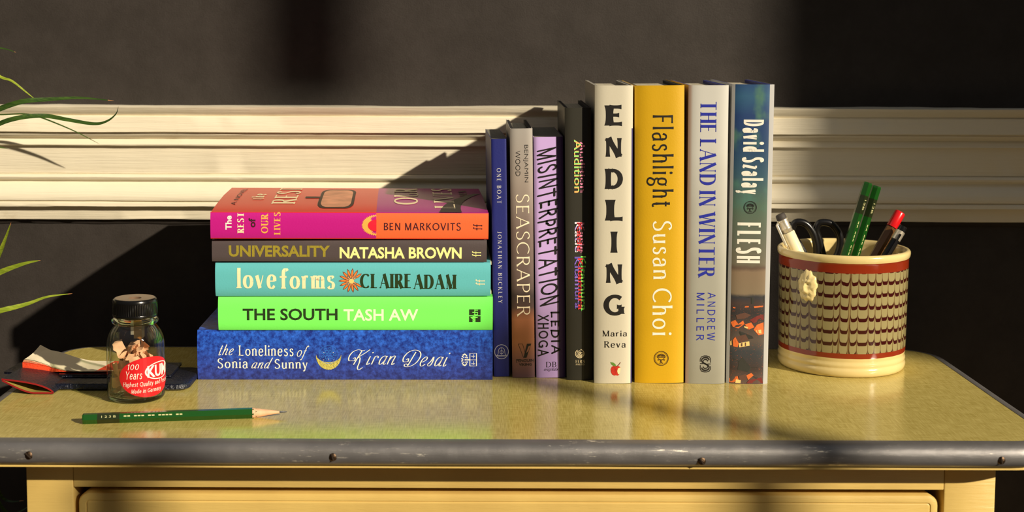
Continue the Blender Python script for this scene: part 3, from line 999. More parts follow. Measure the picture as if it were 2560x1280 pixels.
b.text(line2d([(.54, .66), (.72, .74), (.84, .84), (.96, .98)], .06), '', (1525.3, 905, 1552.2, 939), mat('stalk_print', (110, 60, 40)), 'up', 'apple_stalk')

# vintage style roundel used by two books: urn under a leafy tree inside a double ring


def roundel():
    L = [ring2d(.455, .5, n=48), ring2d(.405, .42, n=48)]
    for i in range(9):
        q = R(20 + 17.5 * i)
        L.append(ring2d(.035, .062, .5 + .25 * math.cos(q), .56 + .2 * math.sin(q), n=10))
    for i in range(5):
        L.append(ell2d(.32 + .09 * i, .66, .032, .05, 8))
    L += [line2d([(.22, .55), (.4, .57), (.6, .57), (.78, .55)], .035), line2d([(.3, .5), (.38, .42), (.5, .4), (.62, .42), (.7, .5)], .05), line2d([(.5, .42), (.46, .3), (.52, .24)], .09), line2d([(.38, .17), (.5, .2), (.62, .17)], .05),
          line2d([(.24, .4), (.32, .44), (.28, .34), (.36, .36)], .03), line2d([(.76, .4), (.68, .44), (.72, .34), (.64, .36)], .03)]
    return join2d(*L)


# Flashlight
m = jac('golden_yellow_jacket', (222, 164, 20), rough=.42, var=.03, vscale=30)
b = Book('thick golden yellow book titled Flashlight', .0390, .2378, .150, standing(.1296, .1686, 1.1173, -.75, -2.0) @ Matrix.Translation((0, 0, .0003)), m, board=M_BOARD_DK, bulge=.0028, pw=3.4)
b.text('Flashlight', 'humanist', (1616.6, 287.8, 1683.8, 517.5), K_INK)
b.text('Susan', 'humanist', (1631.5, 552.5, 1679.5, 697.8), K_WHITE, name='author_lettering')
b.text('Choi', 'humanist', (1631, 720.8, 1681, 838.2), K_WHITE, name='author_lettering')
b.text(roundel(), '', (1634.6, 877.6, 1671.6, 914.3), mat('brown_print', (66, 40, 14)), 'up', 'publisher_emblem')

# The Land in Winter
m = mat('silver_grey_jacket', (205, 195, 172), rough=.42, spec=.4); n = N(m)
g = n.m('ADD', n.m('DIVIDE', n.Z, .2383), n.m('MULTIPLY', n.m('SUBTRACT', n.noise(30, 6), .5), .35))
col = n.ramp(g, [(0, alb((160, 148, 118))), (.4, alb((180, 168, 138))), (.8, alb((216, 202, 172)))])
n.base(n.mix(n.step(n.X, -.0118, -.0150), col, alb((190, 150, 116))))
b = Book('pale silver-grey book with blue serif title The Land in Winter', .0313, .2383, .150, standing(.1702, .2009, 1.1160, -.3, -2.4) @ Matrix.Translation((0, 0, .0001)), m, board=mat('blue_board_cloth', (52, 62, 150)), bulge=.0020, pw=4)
blue = mat('royal_blue_print', (34, 44, 160))
b.text('THE LAND IN WINTER', 'didone', (1749.5, 254.4, 1788, 695), blue)
b.text('ANDREW', 'sans', (1769, 731.3, 1787.8, 851.3), blue, name='author_lettering')
b.text('MILLER', 'sans', (1741.8, 732.2, 1760, 851.3), blue, name='author_lettering')
sc_ = crom([(.85, .74), (.72, .86), (.5, .9), (.24, .84), (.16, .7), (.28, .58), (.5, .5), (.72, .42), (.84, .3), (.76, .16), (.5, .1), (.28, .14), (.15, .26)])
lg = join2d(line2d(sc_, .1), line2d([(a * .62 + .19, q * .70 + .15) for a, q in sc_], .07), line2d([(0.04, .42), (.04, .2), (.14, .06), (.4, 0), (.62, .0), (.86, .06), (.97, .2), (.97, .36)], .06), line2d([(.96, .58), (.96, .8), (.86, .94), (.6, 1), (.38, 1), (.14, .94), (.03, .8), (.03, .64)], .06), line2d([(.02, .52), (.3, .52)], .05), line2d([(.7, .5), (.98, .5)], .05))
b.text(lg, '', (1750, 889.7, 1777.3, 929.8), K_INK, 'up', 'publisher_emblem')

# Flesh
m = mat('night_village_jacket', (120, 110, 90), rough=.4, spec=.45); n = N(m)
nz = n.m('SUBTRACT', n.noise(26, 6, rough=.6), .5)
g = n.m('ADD', n.m('DIVIDE', n.Z, .2391), n.m('MULTIPLY', nz, .05))
A = n.ramp(g, [(0, alb((110, 84, 66))), (.05, alb((72, 56, 46))), (.11, alb((66, 66, 62))), (.15, alb((104, 86, 68))), (.2, alb((84, 68, 56))), (.235, alb((60, 54, 48))), (.27, alb((84, 64, 52))), (.295, alb((62, 60, 58))), (.305, alb((150, 124, 88))), (.38, alb((152, 122, 86))), (.392, alb((112, 86, 64))), (.405, alb((128, 114, 84))), (.50, alb((112, 110, 84))), (.60, alb((96, 114, 84))), (.70, alb((64, 94, 98))), (.80, alb((46, 74, 100))), (.90, alb((44, 68, 104))), (.96, alb((58, 98, 116))), (1, alb((48, 78, 110)))])
B_ = n.mix(n.m('MULTIPLY', n.step(n.noise(38, 3, vec=n.vec(n.m('MULTIPLY', n.X, 1.6), 3.0, n.Z)), .5, .7), n.step(n.Z, .10, .14)), A, alb((88, 126, 100)))
B_ = n.mix(n.m('MULTIPLY', n.step(n.noise(900, 3, rough=.7), .62, .66), n.step(n.Z, .066, .06)), B_, alb((176, 84, 44)))
edge = n.m('MAXIMUM', n.m('LESS_THAN', n.X, -.0141), n.m('GREATER_THAN', n.X, .0128))
n.base(n.mix(edge, n.mix(.12, B_, (.02, .02, .02)), alb((190, 178, 156))))
b = Book('book with a painted night village under a teal sky, titled Flesh', .0331, .2391, .150, standing(.2025, .2356, 1.1165, .1, -2.8), m, board=mat('blue_board_cloth', (52, 62, 150)), bulge=.0026, pw=4)
b.text('David Szalay', 'narrow', (1843, 298.8, 1908, 485.6), K_WHITE, name='author_lettering')
b.text('FLESH', 'narrow', (1841, 556, 1902.6, 658.4), K_WHITE)
b.text(roundel(), '', (1859.4, 502.5, 1891.6, 534.7), K_INK, 'up', 'publisher_emblem')
ho = [mat('lit_roof_print', (226, 112, 52)), mat('maroon_roof_print', (120, 44, 40)), mat('brown_roof_print', (96, 66, 54)), mat('lit_wall_print', (250, 206, 130)), mat('dark_tree_print', (50, 50, 46))]
# printed picture: trees, fields and houses (shapes read off the spine, in the frame of the photo)
art = [(4, [(1822, 905), (1834, 896), (1848, 903), (1856, 893), (1862, 900), (1876, 918), (1892, 918), (1909, 925), (1909, 945), (1890, 948), (1868, 930), (1845, 924), (1822, 926)]),
       (4, [(1824, 745), (1850, 741), (1880, 744), (1910, 741), (1910, 758), (1880, 760), (1850, 764), (1824, 760)]),
       (4, [(1824, 835), (1850, 828), (1880, 840), (1884, 846), (1860, 850), (1840, 862), (1824, 870)]),
       (0, [(1827, 806), (1838, 800), (1846, 810), (1858, 801), (1861, 810), (1846, 821), (1832, 817)]),
       (0, [(1862, 811), (1878, 806), (1886, 818), (1872, 824)]), (3, [(1861, 815), (1870, 818), (1869, 822), (1860, 818)]),
       (1, [(1874, 800), (1892, 790), (1909, 786), (1910, 799), (1884, 808)]), (0, [(1884, 824), (1892, 812), (1909, 806), (1910, 836), (1896, 838)]),
       (3, [(1890, 826), (1903, 824), (1904, 834), (1892, 832)]), (2, [(1840, 788), (1862, 781), (1878, 788), (1862, 796), (1842, 798)]), (0, [(1832, 768), (1872, 765), (1872, 768), (1834, 771)]), (0, [(1884, 766), (1908, 764), (1908, 767), (1886, 770)]),
       (2, [(1838, 842), (1864, 836), (1872, 850), (1850, 855), (1838, 856)]), (0, [(1832, 851), (1838, 842), (1847, 858), (1844, 868), (1833, 866)]),
       (3, [(1847, 858), (1873, 853), (1874, 864), (1848, 868)]), (2, [(1852, 858), (1856, 857), (1856, 866), (1852, 866)]), (2, [(1862, 856), (1865, 856), (1865, 865), (1862, 865)]),
       (0, [(1822, 946), (1844, 940), (1846, 948), (1834, 956), (1822, 956)]), (2, [(1846, 940), (1866, 934), (1868, 948), (1850, 952)]), (3, [(1840, 948), (1852, 950), (1851, 958), (1838, 957)]),
       (0, [(1866, 938), (1878, 932), (1884, 938), (1870, 950)]), (1, [(1872, 950), (1904, 944), (1908, 958), (1866, 958)]), (3, [(1824, 854), (1829, 851), (1830, 862), (1824, 864)])]
for k_, (ci, P_) in enumerate(art):
    xs = []; L_ = [b.loc(*p) for p in P_]
    o = obj('printed_picture', [(max(-.0140, min(.0127, p[0])), b.sy(p[0]) - .00010 - .00001 * k_, p[1]) for p in L_], [tuple(range(len(L_)))], ho[ci], b.root)

# --- The flat stack ----------------------------------------------------------
YS = 1.1252
gold_t = mat('olive_gold_foil', (176, 160, 60), rough=.35, metal=.3, bump=.0002, bscale=800)


def ffl(bk, r, mm):            # publisher's double f
    lg = glyphs('ff', 'book')
    bk.text(lg, '', r, mm, 'up', 'publisher_emblem')


# bottom: The Loneliness of Sonia and Sunny
m = mat('mottled_blue_jacket', (36, 66, 160), rough=.42, spec=.4); n = N(m)
f = n.step(n.noise(240, 6, rough=.75), .34, .72)
top_ = n.mix(f, alb((14, 34, 110)), alb((52, 112, 206)))
bot_ = n.mix(f, alb((40, 44, 100)), alb((62, 82, 168)))
n.base(n.mix(n.step(n.m('ADD', n.X, n.m('MULTIPLY', n.noise(14, 3), .012)), -.014, .022), bot_, top_))
b = Book('thick mottled blue book titled The Loneliness of Sonia and Sunny, bottom of the flat stack', .0405, .2370, .156, lying(.0159, YS, .7501, .0405, 0.6), m, board=mat('violet_board_cloth', (92, 84, 140)), bulge=.0022, pw=4)
b.text('the', 'italic', (545.9, 861, 584.7, 888.4), K_WHITE)
b.text('Loneliness', 'book', (596.5, 862.5, 733.7, 890.6), K_WHITE)
b.text('of', 'italic', (742, 864, 773, 900.5), K_WHITE)
b.text('Sonia', 'book', (543.9, 895.4, 619.8, 921.5), K_WHITE)
b.text('and', 'italic', (628.3, 894, 683, 921.5), K_WHITE)
b.text('Sunny', 'book', (686.5, 897.6, 768.9, 928.5), K_WHITE)
b.text('Kiran', 'script', (870, 873, 989.6, 925), K_WHITE, name='author_lettering')
b.text('Desai', 'script', (1006, 874.5, 1126, 917.5), K_WHITE, name='author_lettering')
P_ = [(.5 + .5 * math.cos(R(q)), .93 + .93 * math.sin(R(q))) for q in range(180, 361, 12)] + [(.5 + .46 * math.cos(R(q)), .98 + .52 * math.sin(R(q))) for q in range(348, 180, -12)]
k_ = len(P_) // 2
V = [(.5 + .5 * math.cos(R(180 + 9 * i)), .93 + .93 * math.sin(R(180 + 9 * i))) for i in range(21)] + [(.5 + .49 * math.cos(R(180 + 9 * i)), 1.0 + .5 * math.sin(R(180 + 9 * i))) for i in range(21)]
b.text((V, [(i, i + 1, i + 22, i + 21) for i in range(20)]), '', (790, 886.4, 853.2, 924.4), mat('gold_speckle_print', (190, 180, 96), rough=.4, var=.7, vscale=1200), 'down', 'crescent_moon')
rr_ = random.Random(2)
orb = [ring2d(.47, .485, n=30)] + [ring2d(.05, .065, .5 + .33 * math.cos(R(a)), .5 + .33 * math.sin(R(a)), n=10) for a in range(0, 360, 40)] + [ring2d(.08, .10, .5 + .16 * math.cos(R(a)), .5 + .16 * math.sin(R(a)), n=12) for a in range(0, 360, 60)]
b.text(join2d(*orb), '', (797, 863, 846, 910), mat('bright_blue_print', (50, 130, 226)), 'down', 'printed_orb')
b.text(join2d(*[ell2d(.5 + .3 * a, .5 + .4 * c, .02, .02, 6) for a, c in ((-.8, .3), (.8, .3), (0, -.6), (-.9, -.7), (.9, -.7))]), '', (797, 863, 846, 910), K_WHITE, 'down', 'printed_sparkle')
lg = join2d(line2d([(.6, .06), (.98, .06), (.98, .96), (.6, .96), (.6, .06)], .05), line2d([(.6, .5), (.98, .5)], .03), line2d([(.68, .22), (.8, .22), (.9, .22)], .04), line2d([(.8, .14), (.8, .4)], .03), line2d([(.68, .76), (.9, .76)], .04), line2d([(.8, .62), (.8, .9)], .03),
            *[ell2d(.3 + .22 * math.cos(R(a)) * (1 + .3 * (a % 3 - 1)), .5 + .4 * math.sin(R(a)), .045, .06, 6) for a in range(0, 360, 24)], *[ell2d(.3 + .1 * math.cos(R(a)), .5 + .2 * math.sin(R(a)), .03, .05, 6) for a in range(0, 360, 60)], line2d([(.3, .5), (.6, .5)], .08))
b.text(lg, '', (1148.5, 882, 1192, 917), K_WHITE, 'down', 'publisher_emblem')

# The South
m = jac('neon_green_jacket', (132, 255, 92), rough=.45)
b = Book('vivid green book titled The South, second up in the flat stack', .0270, .2196, .146, lying(.0158, YS, .7909, .0270, 1.0), m, board=M_BOARD_DK, bulge=.0022, pw=3.5)
gk = mat('dark_green_print', (28, 52, 16))
b.text('THE SOUTH', 'B.02', (606.8, 771.2, 843.9, 800.8), gk)
b.text('TASH AW', 'B.02', (858.6, 772.5, 1045.6, 802), mat('pale_green_white_print', (232, 250, 214)), name='author_lettering')
lg = join2d(poly2d([(0, .54), (.46, .54), (.46, 1), (0, 1)]), poly2d([(.54, .54), (1, .54), (1, 1), (.54, 1)]), poly2d([(0, 0), (.3, 0), (.3, .46), (0, .46)]), poly2d([(.56, 0), (1, 0), (1, .46), (.56, .46)]))
b.text(lg, '', (1173, 773.3, 1201.3, 805), gk, 'down', 'publisher_emblem')
for t_, r_ in (('4', (1176, 790, 1194, 803)), ('th', (1181, 774.5, 1195, 789))):
    o = b.text(t_, 'B0', r_, mat('neon_print', (132, 255, 92)), 'up', 'publisher_lettering')
    for v in o.data.vertices:
        v.co.y -= .0001

# Love Forms
m = jac('turquoise_jacket', (104, 188, 172), rough=.45)
b = Book('turquoise book titled Love Forms with an orange flower, middle of the flat stack', .0270, .2195, .146, lying(.0140, YS, .8186, .0270, 1.4), m, board=M_BOARD_CR, bulge=.0024, pw=3.5, extra=.0009)
b.text('love', 'poster', (590.7, 670, 691, 722.5), K_CREAM)
b.text('forms', 'poster', (699, 671, 837.6, 723.5), K_CREAM)
b.text('CLAIRE', 'posterb', (900, 683, 1027, 723), gk, name='author_lettering')
b.text('ADAM', 'posterb', (1034, 685, 1141.4, 724), gk, name='author_lettering')
for (n_p, r0, r1, wd, mm, off) in ((13, .2, .98, .2, mat('dark_petal_print', (120, 52, 34)), 0), (13, .24, .88, .13, mat('orange_petal_print', (236, 130, 56)), 1), (10, .1, .5, .13, mat('dark_petal_print', 0), 2), (10, .12, .44, .08, mat('peach_petal_print', (240, 160, 100)), 3)):
    L = []
    for i in range(n_p):
        q = R(36 + 290 * i / (n_p - 1)); c_, s_ = math.cos(q), math.sin(q)
        P_ = [(r0, 0), (r0 + (r1 - r0) * .4, wd / 2), (r0 + (r1 - r0) * .75, wd / 2.4), (r1, 0), (r0 + (r1 - r0) * .75, -wd / 2.4), (r0 + (r1 - r0) * .4, -wd / 2)]
        L.append(poly2d([(.62 + .64 * (a * c_ - q2 * s_), .5 + .52 * (a * s_ + q2 * c_)) for a, q2 in P_]))
    o = b.text(join2d(*L), '', (846, 671.2, 898.7, 732), mm, 'down', 'printed_flower')
    for v in o.data.vertices:
        v.co.y -= .00005 * off
o = b.text(ell2d(.62, .48, .12, .1), '', (846, 671.2, 898.7, 732), mat('flower_eye_print', (246, 206, 120)), 'down', 'printed_flower')
for v in o.data.vertices:
    v.co.y -= .0003
ffl(b, (1189, 698.2, 1211.8, 713.4), K_CREAM)

# Universality
m = jac('dark_taupe_jacket', (86, 70, 62), rough=.5)
b = Book('slim dark brown book with gold title Universality, second from the top of the stack', .0176, .2185, .140, lying(.0108, YS + .001, .8460, .0176, 2.0, .25), m, board=M_BOARD_DK, bulge=.0012, pw=4)
b.text('UNIVERSALITY', 'B.035', (571.7, 613, 825, 642.5), gold_t)
b.text('NATASHA BROWN', 'B.03', (849, 617.2, 1154, 647), mat('pale_yellow_print', (248, 244, 158)), name='author_lettering')
ffl(b, (1180, 627.8, 1202.5, 641.7), mat('pale_yellow_print', 0))

# The Rest of Our Lives
zb = .0894; hT = .0107
JR = [jac('magenta_spine_print', (204, 26, 118), rough=.38), jac('orange_spine_print', (255, 108, 52), rough=.38), jac('red_cover_print', (226, 46, 22), rough=.3), jac('purple_cover_print', (176, 14, 110), rough=.3), jac('orange_yellow_print', (255, 176, 70))]


def rest_idx(x, y, z):
    if abs(x) < hT * .95 and y < .004:
        return 0 if z > zb else 1
    return 2 if (z > zb or x < 0) else 3


b = Book('magenta and orange book titled The Rest of Our Lives, on top of the stack', 2 * hT, .2200, .146, lying(.0121, YS, .8645, 2 * hT, 3.0, .35), JR, board=M_BOARD_DK, bulge=.0014, pw=3, cuts=(zb,), idxf=rest_idx, rise=.0042)
K_O = JR[4]; K_DK = mat('maroon_print', (66, 12, 28))
b.text('The', 'B.03', (563.3, 539.2, 579.3, 574.2), K_WHITE, 'up')
b.text('REST', 'slab', (592.8, 532.8, 610.5, 583.5), K_CREAM, 'up')
b.text('of', 'B.03', (621.5, 545.5, 639, 568.7), K_DK, 'up')
b.text('OUR', 'slab', (652.7, 533.7, 670.9, 583.5), K_O, 'up')
b.text('LIVES', 'slab', (684.4, 530.7, 701.3, 587.7), K_O, 'up')
b.text('BEN MARKOVITS', 'gothic', (960, 556, 1152, 577), K_DK, name='author_lettering')
ffl(b, (1182.7, 560, 1205.5, 575.5), K_DK)
V = [(1, .5)]; nn = 44
for i in range(nn + 1):
    q = R(90 + 180 * i / nn); r_ = .5 if i % 2 else .455
    V.append((1 + 2 * r_ * math.cos(q), .5 + r_ * math.sin(q)))
b.text((V, [(0, i + 1, i + 2) for i in range(nn)]), '', (903.8, 536.2, 941, 589.8), K_O, 'down', 'printed_sun')
V = [(1, .5)] + [(1 + math.cos(R(90 + 9 * i)), .5 + .5 * math.sin(R(90 + 9 * i))) for i in range(21)]
o = b.text((V, [(0, i + 1, i + 2) for i in range(20)]), '', (919.8, 548.9, 941, 578.4), mat('crimson_print', (226, 20, 52)), 'down', 'printed_sun')
for v in o.data.vertices:
    v.co.y -= .0001
# art on the front cover: big stretched title, rear-view mirror, road
b.cover_text('REST', 'poster', .040, .142, .1555, .1765, K_CREAM)
b.cover_text('the', 'fat', .062, .095, .184, .195, K_CREAM)
b.cover_text('OUR', 'poster', .038, .142, .0545, .0755, K_CREAM)
b.cover_text('LIVES', 'poster', .022, .142, .025, .043, K_CREAM)
b.cover_text('BEN', 'fat', .085, .125, .012, .020, K_DK)
b.cover_text('A NOVEL', 'B0', .035, .135, .2045, .2085, K_DK)


def rr2(x0, x1, y0, y1, r, n=6):
    return [(p[0], p[1]) for p in outline(x0, x1, y0, y1, r, n)]


b.cover_text(poly2d(rr2(0, 1, 0, 1, .22)), '', .020, .128, .1085, .138, mat('mirror_rim_print', (52, 34, 26)), 'printed_mirror')
o = b.cover_text(poly2d(rr2(.05, .95, .08, .92, .2)), '', .020, .128, .1085, .138, mat('mirror_scene_print', (214, 150, 116), var=.3, vscale=60), 'printed_mirror')
for v in o.data.vertices:
    v.co.x += .00012
b.cover_text(poly2d([(.3, 0), (.7, 0), (.75, .3), (.75, 1), (.25, 1), (.25, .3)]), '', .066, .084, .138, .150, mat('mirror_rim_print', 0), 'printed_mirror_arm')
rd = []
for i in range(13):
    t = i / 12; rd.append((.0005 + .10 * t, .026 - .0 * t - .026 * t ** 2.2))
V = [];
for i, (y, z) in enumerate(rd):
    wd = .018 - .012 * i / 12; V += [(y, z - wd * .5 + .004), (y, z + wd * .5 + .004)]
V = [((y - .0005) / .12, (max(z, .001) + .01) / .05) for y, z in V]
b.cover_text((V, [(2 * i, 2 * i + 1, 2 * i + 3, 2 * i + 2) for i in range(12)]), '', .0005, .1205, -.01, .04, mat('road_print', (46, 40, 40)), 'printed_road')
# ------------------------------------------------------------------ pot of pens
CX, CY, CR = .3120, 1.1880, .0532


def slipware():
    m = mat('marbled_slip_glaze', (178, 168, 118), rough=.16, spec=.5, coat=.3); n = N(m)
    cream, body, dark, brick, line = srgb((224, 202, 140)), srgb((150, 139, 96)), srgb((58, 12, 10)), srgb((136, 44, 18)), srgb((92, 60, 30))
    ang = n.m('ARCTAN2', n.Y, n.X)
    u = n.m('MULTIPLY', ang, 1 / (2 * math.pi))
    wn = n.noise(1.0, 2, vec=n.vec(n.m('MULTIPLY', n.X, 130), n.m('MULTIPLY', n.Y, 130), n.m('MULTIPLY', n.Z, 1.5)))
    col = n.m('ADD', n.m('MULTIPLY', u, 48), n.m('MULTIPLY', n.m('SUBTRACT', wn, .5), 1.9))
    c = n.m('FRACT', n.m('ADD', col, 100)); idn = n.m('FLOOR', n.m('ADD', col, 100))
    d = n.m('MULTIPLY', n.m('ABSOLUTE', n.m('SUBTRACT', c, .5)), 2)
    rnd = n.nt.nodes.new('ShaderNodeTexWhiteNoise'); rnd.noise_dimensions = '1D'; n.nt.links.new(idn, rnd.inputs['W'])
    lift = n.m('MULTIPLY', n.m('POWER', d, 5), .6)
    rowz = n.m('ADD', n.m('DIVIDE', n.m('ADD', n.Z, n.m('ADD', n.m('MULTIPLY', n.m('SINE', n.m('MULTIPLY', ang, 1.0)), .0016), .0040)), .00985), n.m('MULTIPLY', rnd.outputs[0], .12))
    f = n.m('FRACT', n.m('SUBTRACT', rowz, lift))
    band = n.m('MULTIPLY', n.step(f, .0, .05), n.m('SUBTRACT', 1, n.step(f, .30, .35)))
    side = n.step(d, .84, .93)
    bandd = n.m('MULTIPLY', band, n.m('SUBTRACT', 1, n.m('MULTIPLY', side, .5)))
    c1 = n.mix(n.m('MULTIPLY', side, .9), body, line)
    c1 = n.mix(bandd, c1, dark)
    c1 = n.mix(n.m('GREATER_THAN', d, .975), c1, srgb((150, 130, 84)))
    z = n.m('ADD', n.Z, n.m('MULTIPLY', n.m('SUBTRACT', n.noise(60, 2), .5), .0008))
    inb = n.m('MULTIPLY', n.step(z, .0158, .0162), n.m('SUBTRACT', 1, n.step(z, .0940, .0944)))
    inp = n.m('MULTIPLY', n.step(z, .0200, .0204), n.m('SUBTRACT', 1, n.step(z, .0860, .0864)))
    out = n.mix(inb, cream, brick); out = n.mix(inp, out, c1)
    rad = n.m('SQRT', n.m('ADD', n.m('MULTIPLY', n.X, n.X), n.m('MULTIPLY', n.Y, n.Y)))
    n.base(n.mix(n.step(rad, CR - .0030, CR - .0028), cream, out))
    n.bump(n.noise(90, 4), .00025)
    return m


M_SLIP = slipware()
M_GLAZE = mat('cream_glaze', (236, 216, 156), rough=.14, coat=.3, bump=.0003, bscale=90)
pot = thing('pen_pot', 'cylindrical slipware pot with feathered brown bands and a cream lion mask', 'pot', Matrix.Translation((CX, CY, TZ)))
pp = [(0, .0012), (.046, .0012), (.0500, .0002), (.0512, .0010), (.0522, .0028), (.0526, .0050), (.0524, .0066), (.0517, .0076), (.0518, .0084), (.0524, .0096), (.0523, .0112), (.0516, .0124), (.0517, .0136), (.0522, .0150), (.0523, .0170)]
pp += [(CR - .0008 + .0008 * k / 12, .017 + .0755 * k / 12) for k in range(1, 13)]
pp += [(CR + .0002, .0940), (CR + .0010, .0952), (CR + .0013, .0972), (CR + .0012, .0990), (CR + .0002, .1002), (CR - .0012, .1006), (CR - .0026, .1002), (CR - .0036, .0990), (CR - .0040, .096), (CR - .0045, .05), (CR - .0050, .008), (CR - .012, .0055), (0, .0055)]
MB().lathe(pp, 96).build('pot_body', M_SLIP, pot, smooth=True)
# lion mask in relief on the wall of the pot
M_MASK = mat('mask_glaze', (228, 208, 148), rough=.2, coat=.3)
na, nr = 40, 14; V = []; F_ = []; A0 = math.atan2(-math.cos(R(46)), -math.sin(R(46)))
for i in range(nr + 1):
    for j in range(na):
        t = i / nr; q = 2 * math.pi * j / na
        mane = 1 + .07 * math.sin(q * 11 + 1) * t ** 2 + .04 * math.sin(q * 5)
        s_ = .0088 * t * math.cos(q) * mane; z_ = .0132 * t * math.sin(q) * mane
        h_ = .0042 * math.sqrt(max(0, 1 - t ** 2.6))
        h_ += .0006 * math.sin(q * 11 + 1 + 3 * t) * math.sin(math.pi * min(1, max(0, (t - .45) / .5)))
        X_, Y_ = s_ / .0088, z_ / .0132
        g_ = lambda a, b_, sx, sy: math.exp(-((X_ - a) / sx) ** 2 - ((Y_ - b_) / sy) ** 2)
        h_ += .0026 * g_(0, -.05, .13, .32) + .0020 * g_(-.16, -.32, .16, .13) + .0020 * g_(.16, -.32, .16, .13) - .0010 * g_(-.28, .16, .13, .09) - .0010 * g_(.28, .16, .13, .09) + .0014 * g_(-.26, .32, .2, .08) + .0014 * g_(.26, .32, .2, .08) - .0014 * g_(0, -.5, .2, .06) + .0012 * g_(0, -.66, .2, .1)
        h_ += .0004 * noise.noise(Vector((X_ * 6, Y_ * 6, 1)))
        a_ = A0 + s_ / CR; rr = CR - .0006 + max(-.0002, h_)
        V.append((rr * math.cos(a_), rr * math.sin(a_), .0735 + z_))
for i in range(nr):
    for j in range(na):
        F_.append((i * na + j, (i + 1) * na + j, (i + 1) * na + (j + 1) % na, i * na + (j + 1) % na))
obj('lion_mask', V, F_, M_MASK, pot, smooth=True)


def stick(p_top, p_low, Yt, Yl, zl=None, zend=TZ + .0095):
    """a straight thing seen through two pixels: its top end, and the point where it would meet height zend"""
    a = at_y(*p_top, Yt); b = at_y(*p_low, Yl); d = (b - a)
    return a, a + d * ((zend - a.z) / d.z)


def frame_of(a, b):            # matrix with local Z from b (low end) to a (top end)
    z = (a - b).normalized(); x = Vector((1, 0, 0)); x = (x - z * x.dot(z)).normalized(); y = z.cross(x)
    return Matrix(((x.x, y.x, z.x, b.x), (x.y, y.y, z.y, b.y), (x.z, y.z, z.z, b.z), (0, 0, 0, 1))), (a - b).length


M_GRN = mat('dark_green_lacquer', (20, 74, 18), rough=.25, coat=.4)
M_GRN_D = mat('olive_black_band', (30, 40, 14), rough=.3, coat=.3)
M_WOOD = mat('pencil_cedar', (226, 176, 138), rough=.65, var=.12, vscale=300)
M_LEAD = mat('graphite', (74, 76, 84), rough=.35, metal=.4)
M_FOIL = mat('gold_foil_print', (226, 220, 160), rough=.35, metal=.3)


def hexpencil(root, L, r, body, band=None, bz=(0, 0), tip=True, cap=None, cz=0):
    """pencil along local Z: sharpened at z=0, blunt end at z=L"""
    z0 = .024 if tip else 0
    fl = [bz[0], bz[1]] if band else []
    top = L if not cap else L - cz
    seg = [z0] + [q for q in fl] + [top - .0010]

    def hx(rr, z):
        return [(rr * math.cos(R(60 * j + 30)), rr * math.sin(R(60 * j + 30)), z) for j in range(6)]
    m_ = MB()

    def sect(mb, za, zb_):
        v = hx(r, za) + hx(r, zb_); mb.add(v, [(j, (j + 1) % 6, 6 + (j + 1) % 6, 6 + j) for j in range(6)])
    if band:
        sect(m_, z0 + .0, bz[0]); sect(m_, bz[1], top - .0012)
    else:
        sect(m_, z0, top - .0012)
    k = len(m_.v)
    m_.add(hx(r, top - .0012) + hx(r * .93, top - .0003) + hx(r * .8, top), [(j, (j + 1) % 6, 6 + (j + 1) % 6, 6 + j) for j in range(6)] + [(6 + j, 6 + (j + 1) % 6, 12 + (j + 1) % 6, 12 + j) for j in range(6)] + [tuple(range(12, 18))])
    if tip:                    # scalloped edge of the lacquer
        V = []; nn = 48
        for j in range(nn):
            q = 2 * math.pi * j / nn; loc_ = ((q - R(30)) % R(60)) / R(60)
            rr = r * math.cos(R(30)) / math.cos((loc_ - .5) * R(60))
            V.append((rr * math.cos(q), rr * math.sin(q), z0 + .0003)); V.append((rr * .985 * math.cos(q), rr * .985 * math.sin(q), z0 - .0035 * (1 - abs(loc_ - .5) * 2) ** 1.2 + .001))
        m_.add(V, [(2 * j, 2 * j + 1, (2 * j + 3) % (2 * nn), (2 * j + 2) % (2 * nn)) for j in range(nn)])
    m_.build('shaft', body, root, angle=25)
    if band:
        b_ = MB(); sect(b_, *bz); b_.build('painted_band', band, root, angle=25)
    if tip:
        MB().lathe([(.0008, .0055), (r * .955, z0 + .001)], 24).build('sharpened_wood', M_WOOD, root, smooth=True)
        MB().lathe([(0, 0), (.00025, .0002), (.00085, .0058)], 12).build('lead', M_LEAD, root, smooth=True)


def foil(root, r, txts, face=3, mm=None):      # tiny foil-stamped lettering on one facet
    q = R(60 * face); ap = r * math.cos(R(30)) + .00008
    nx, ny = math.cos(q), math.sin(q); tx, ty = -ny, nx
    for (t, z0, z1, hh) in txts:
        V, Q = glyphs(t, 'B0')
        out = [(nx * ap + tx * (b_ - .5) * hh, ny * ap + ty * (b_ - .5) * hh, z1 - a * (z1 - z0)) for a, b_ in V]
        obj('foil_lettering', out, Q, mm or M_FOIL, root)


for lab, pt, pl, Yt, Yl in (('green hexagonal pencil with a dark band, the taller of the pair in the pot', (2170, 456), (2116, 627), 1.201, 1.198),
                            ('green hexagonal pencil with a dark band, the shorter of the pair in the pot', (2192, 465), (2141, 627), 1.209, 1.206)):
    a, b_ = stick(pt, pl, Yt, Yl)
    M_, L = frame_of(a, b_)
    t_ = thing('pencil', lab, 'pencil', M_, 'green pencils')
    hexpencil(t_, L, .0041, M_GRN, M_GRN_D, (L - .0275, L - .0115), tip=True)
    foil(t_, .0041, (('12B', L - .024, L - .015, .0018), ('-- --- -----', L - .070, L - .034, .0008)), face=-1)
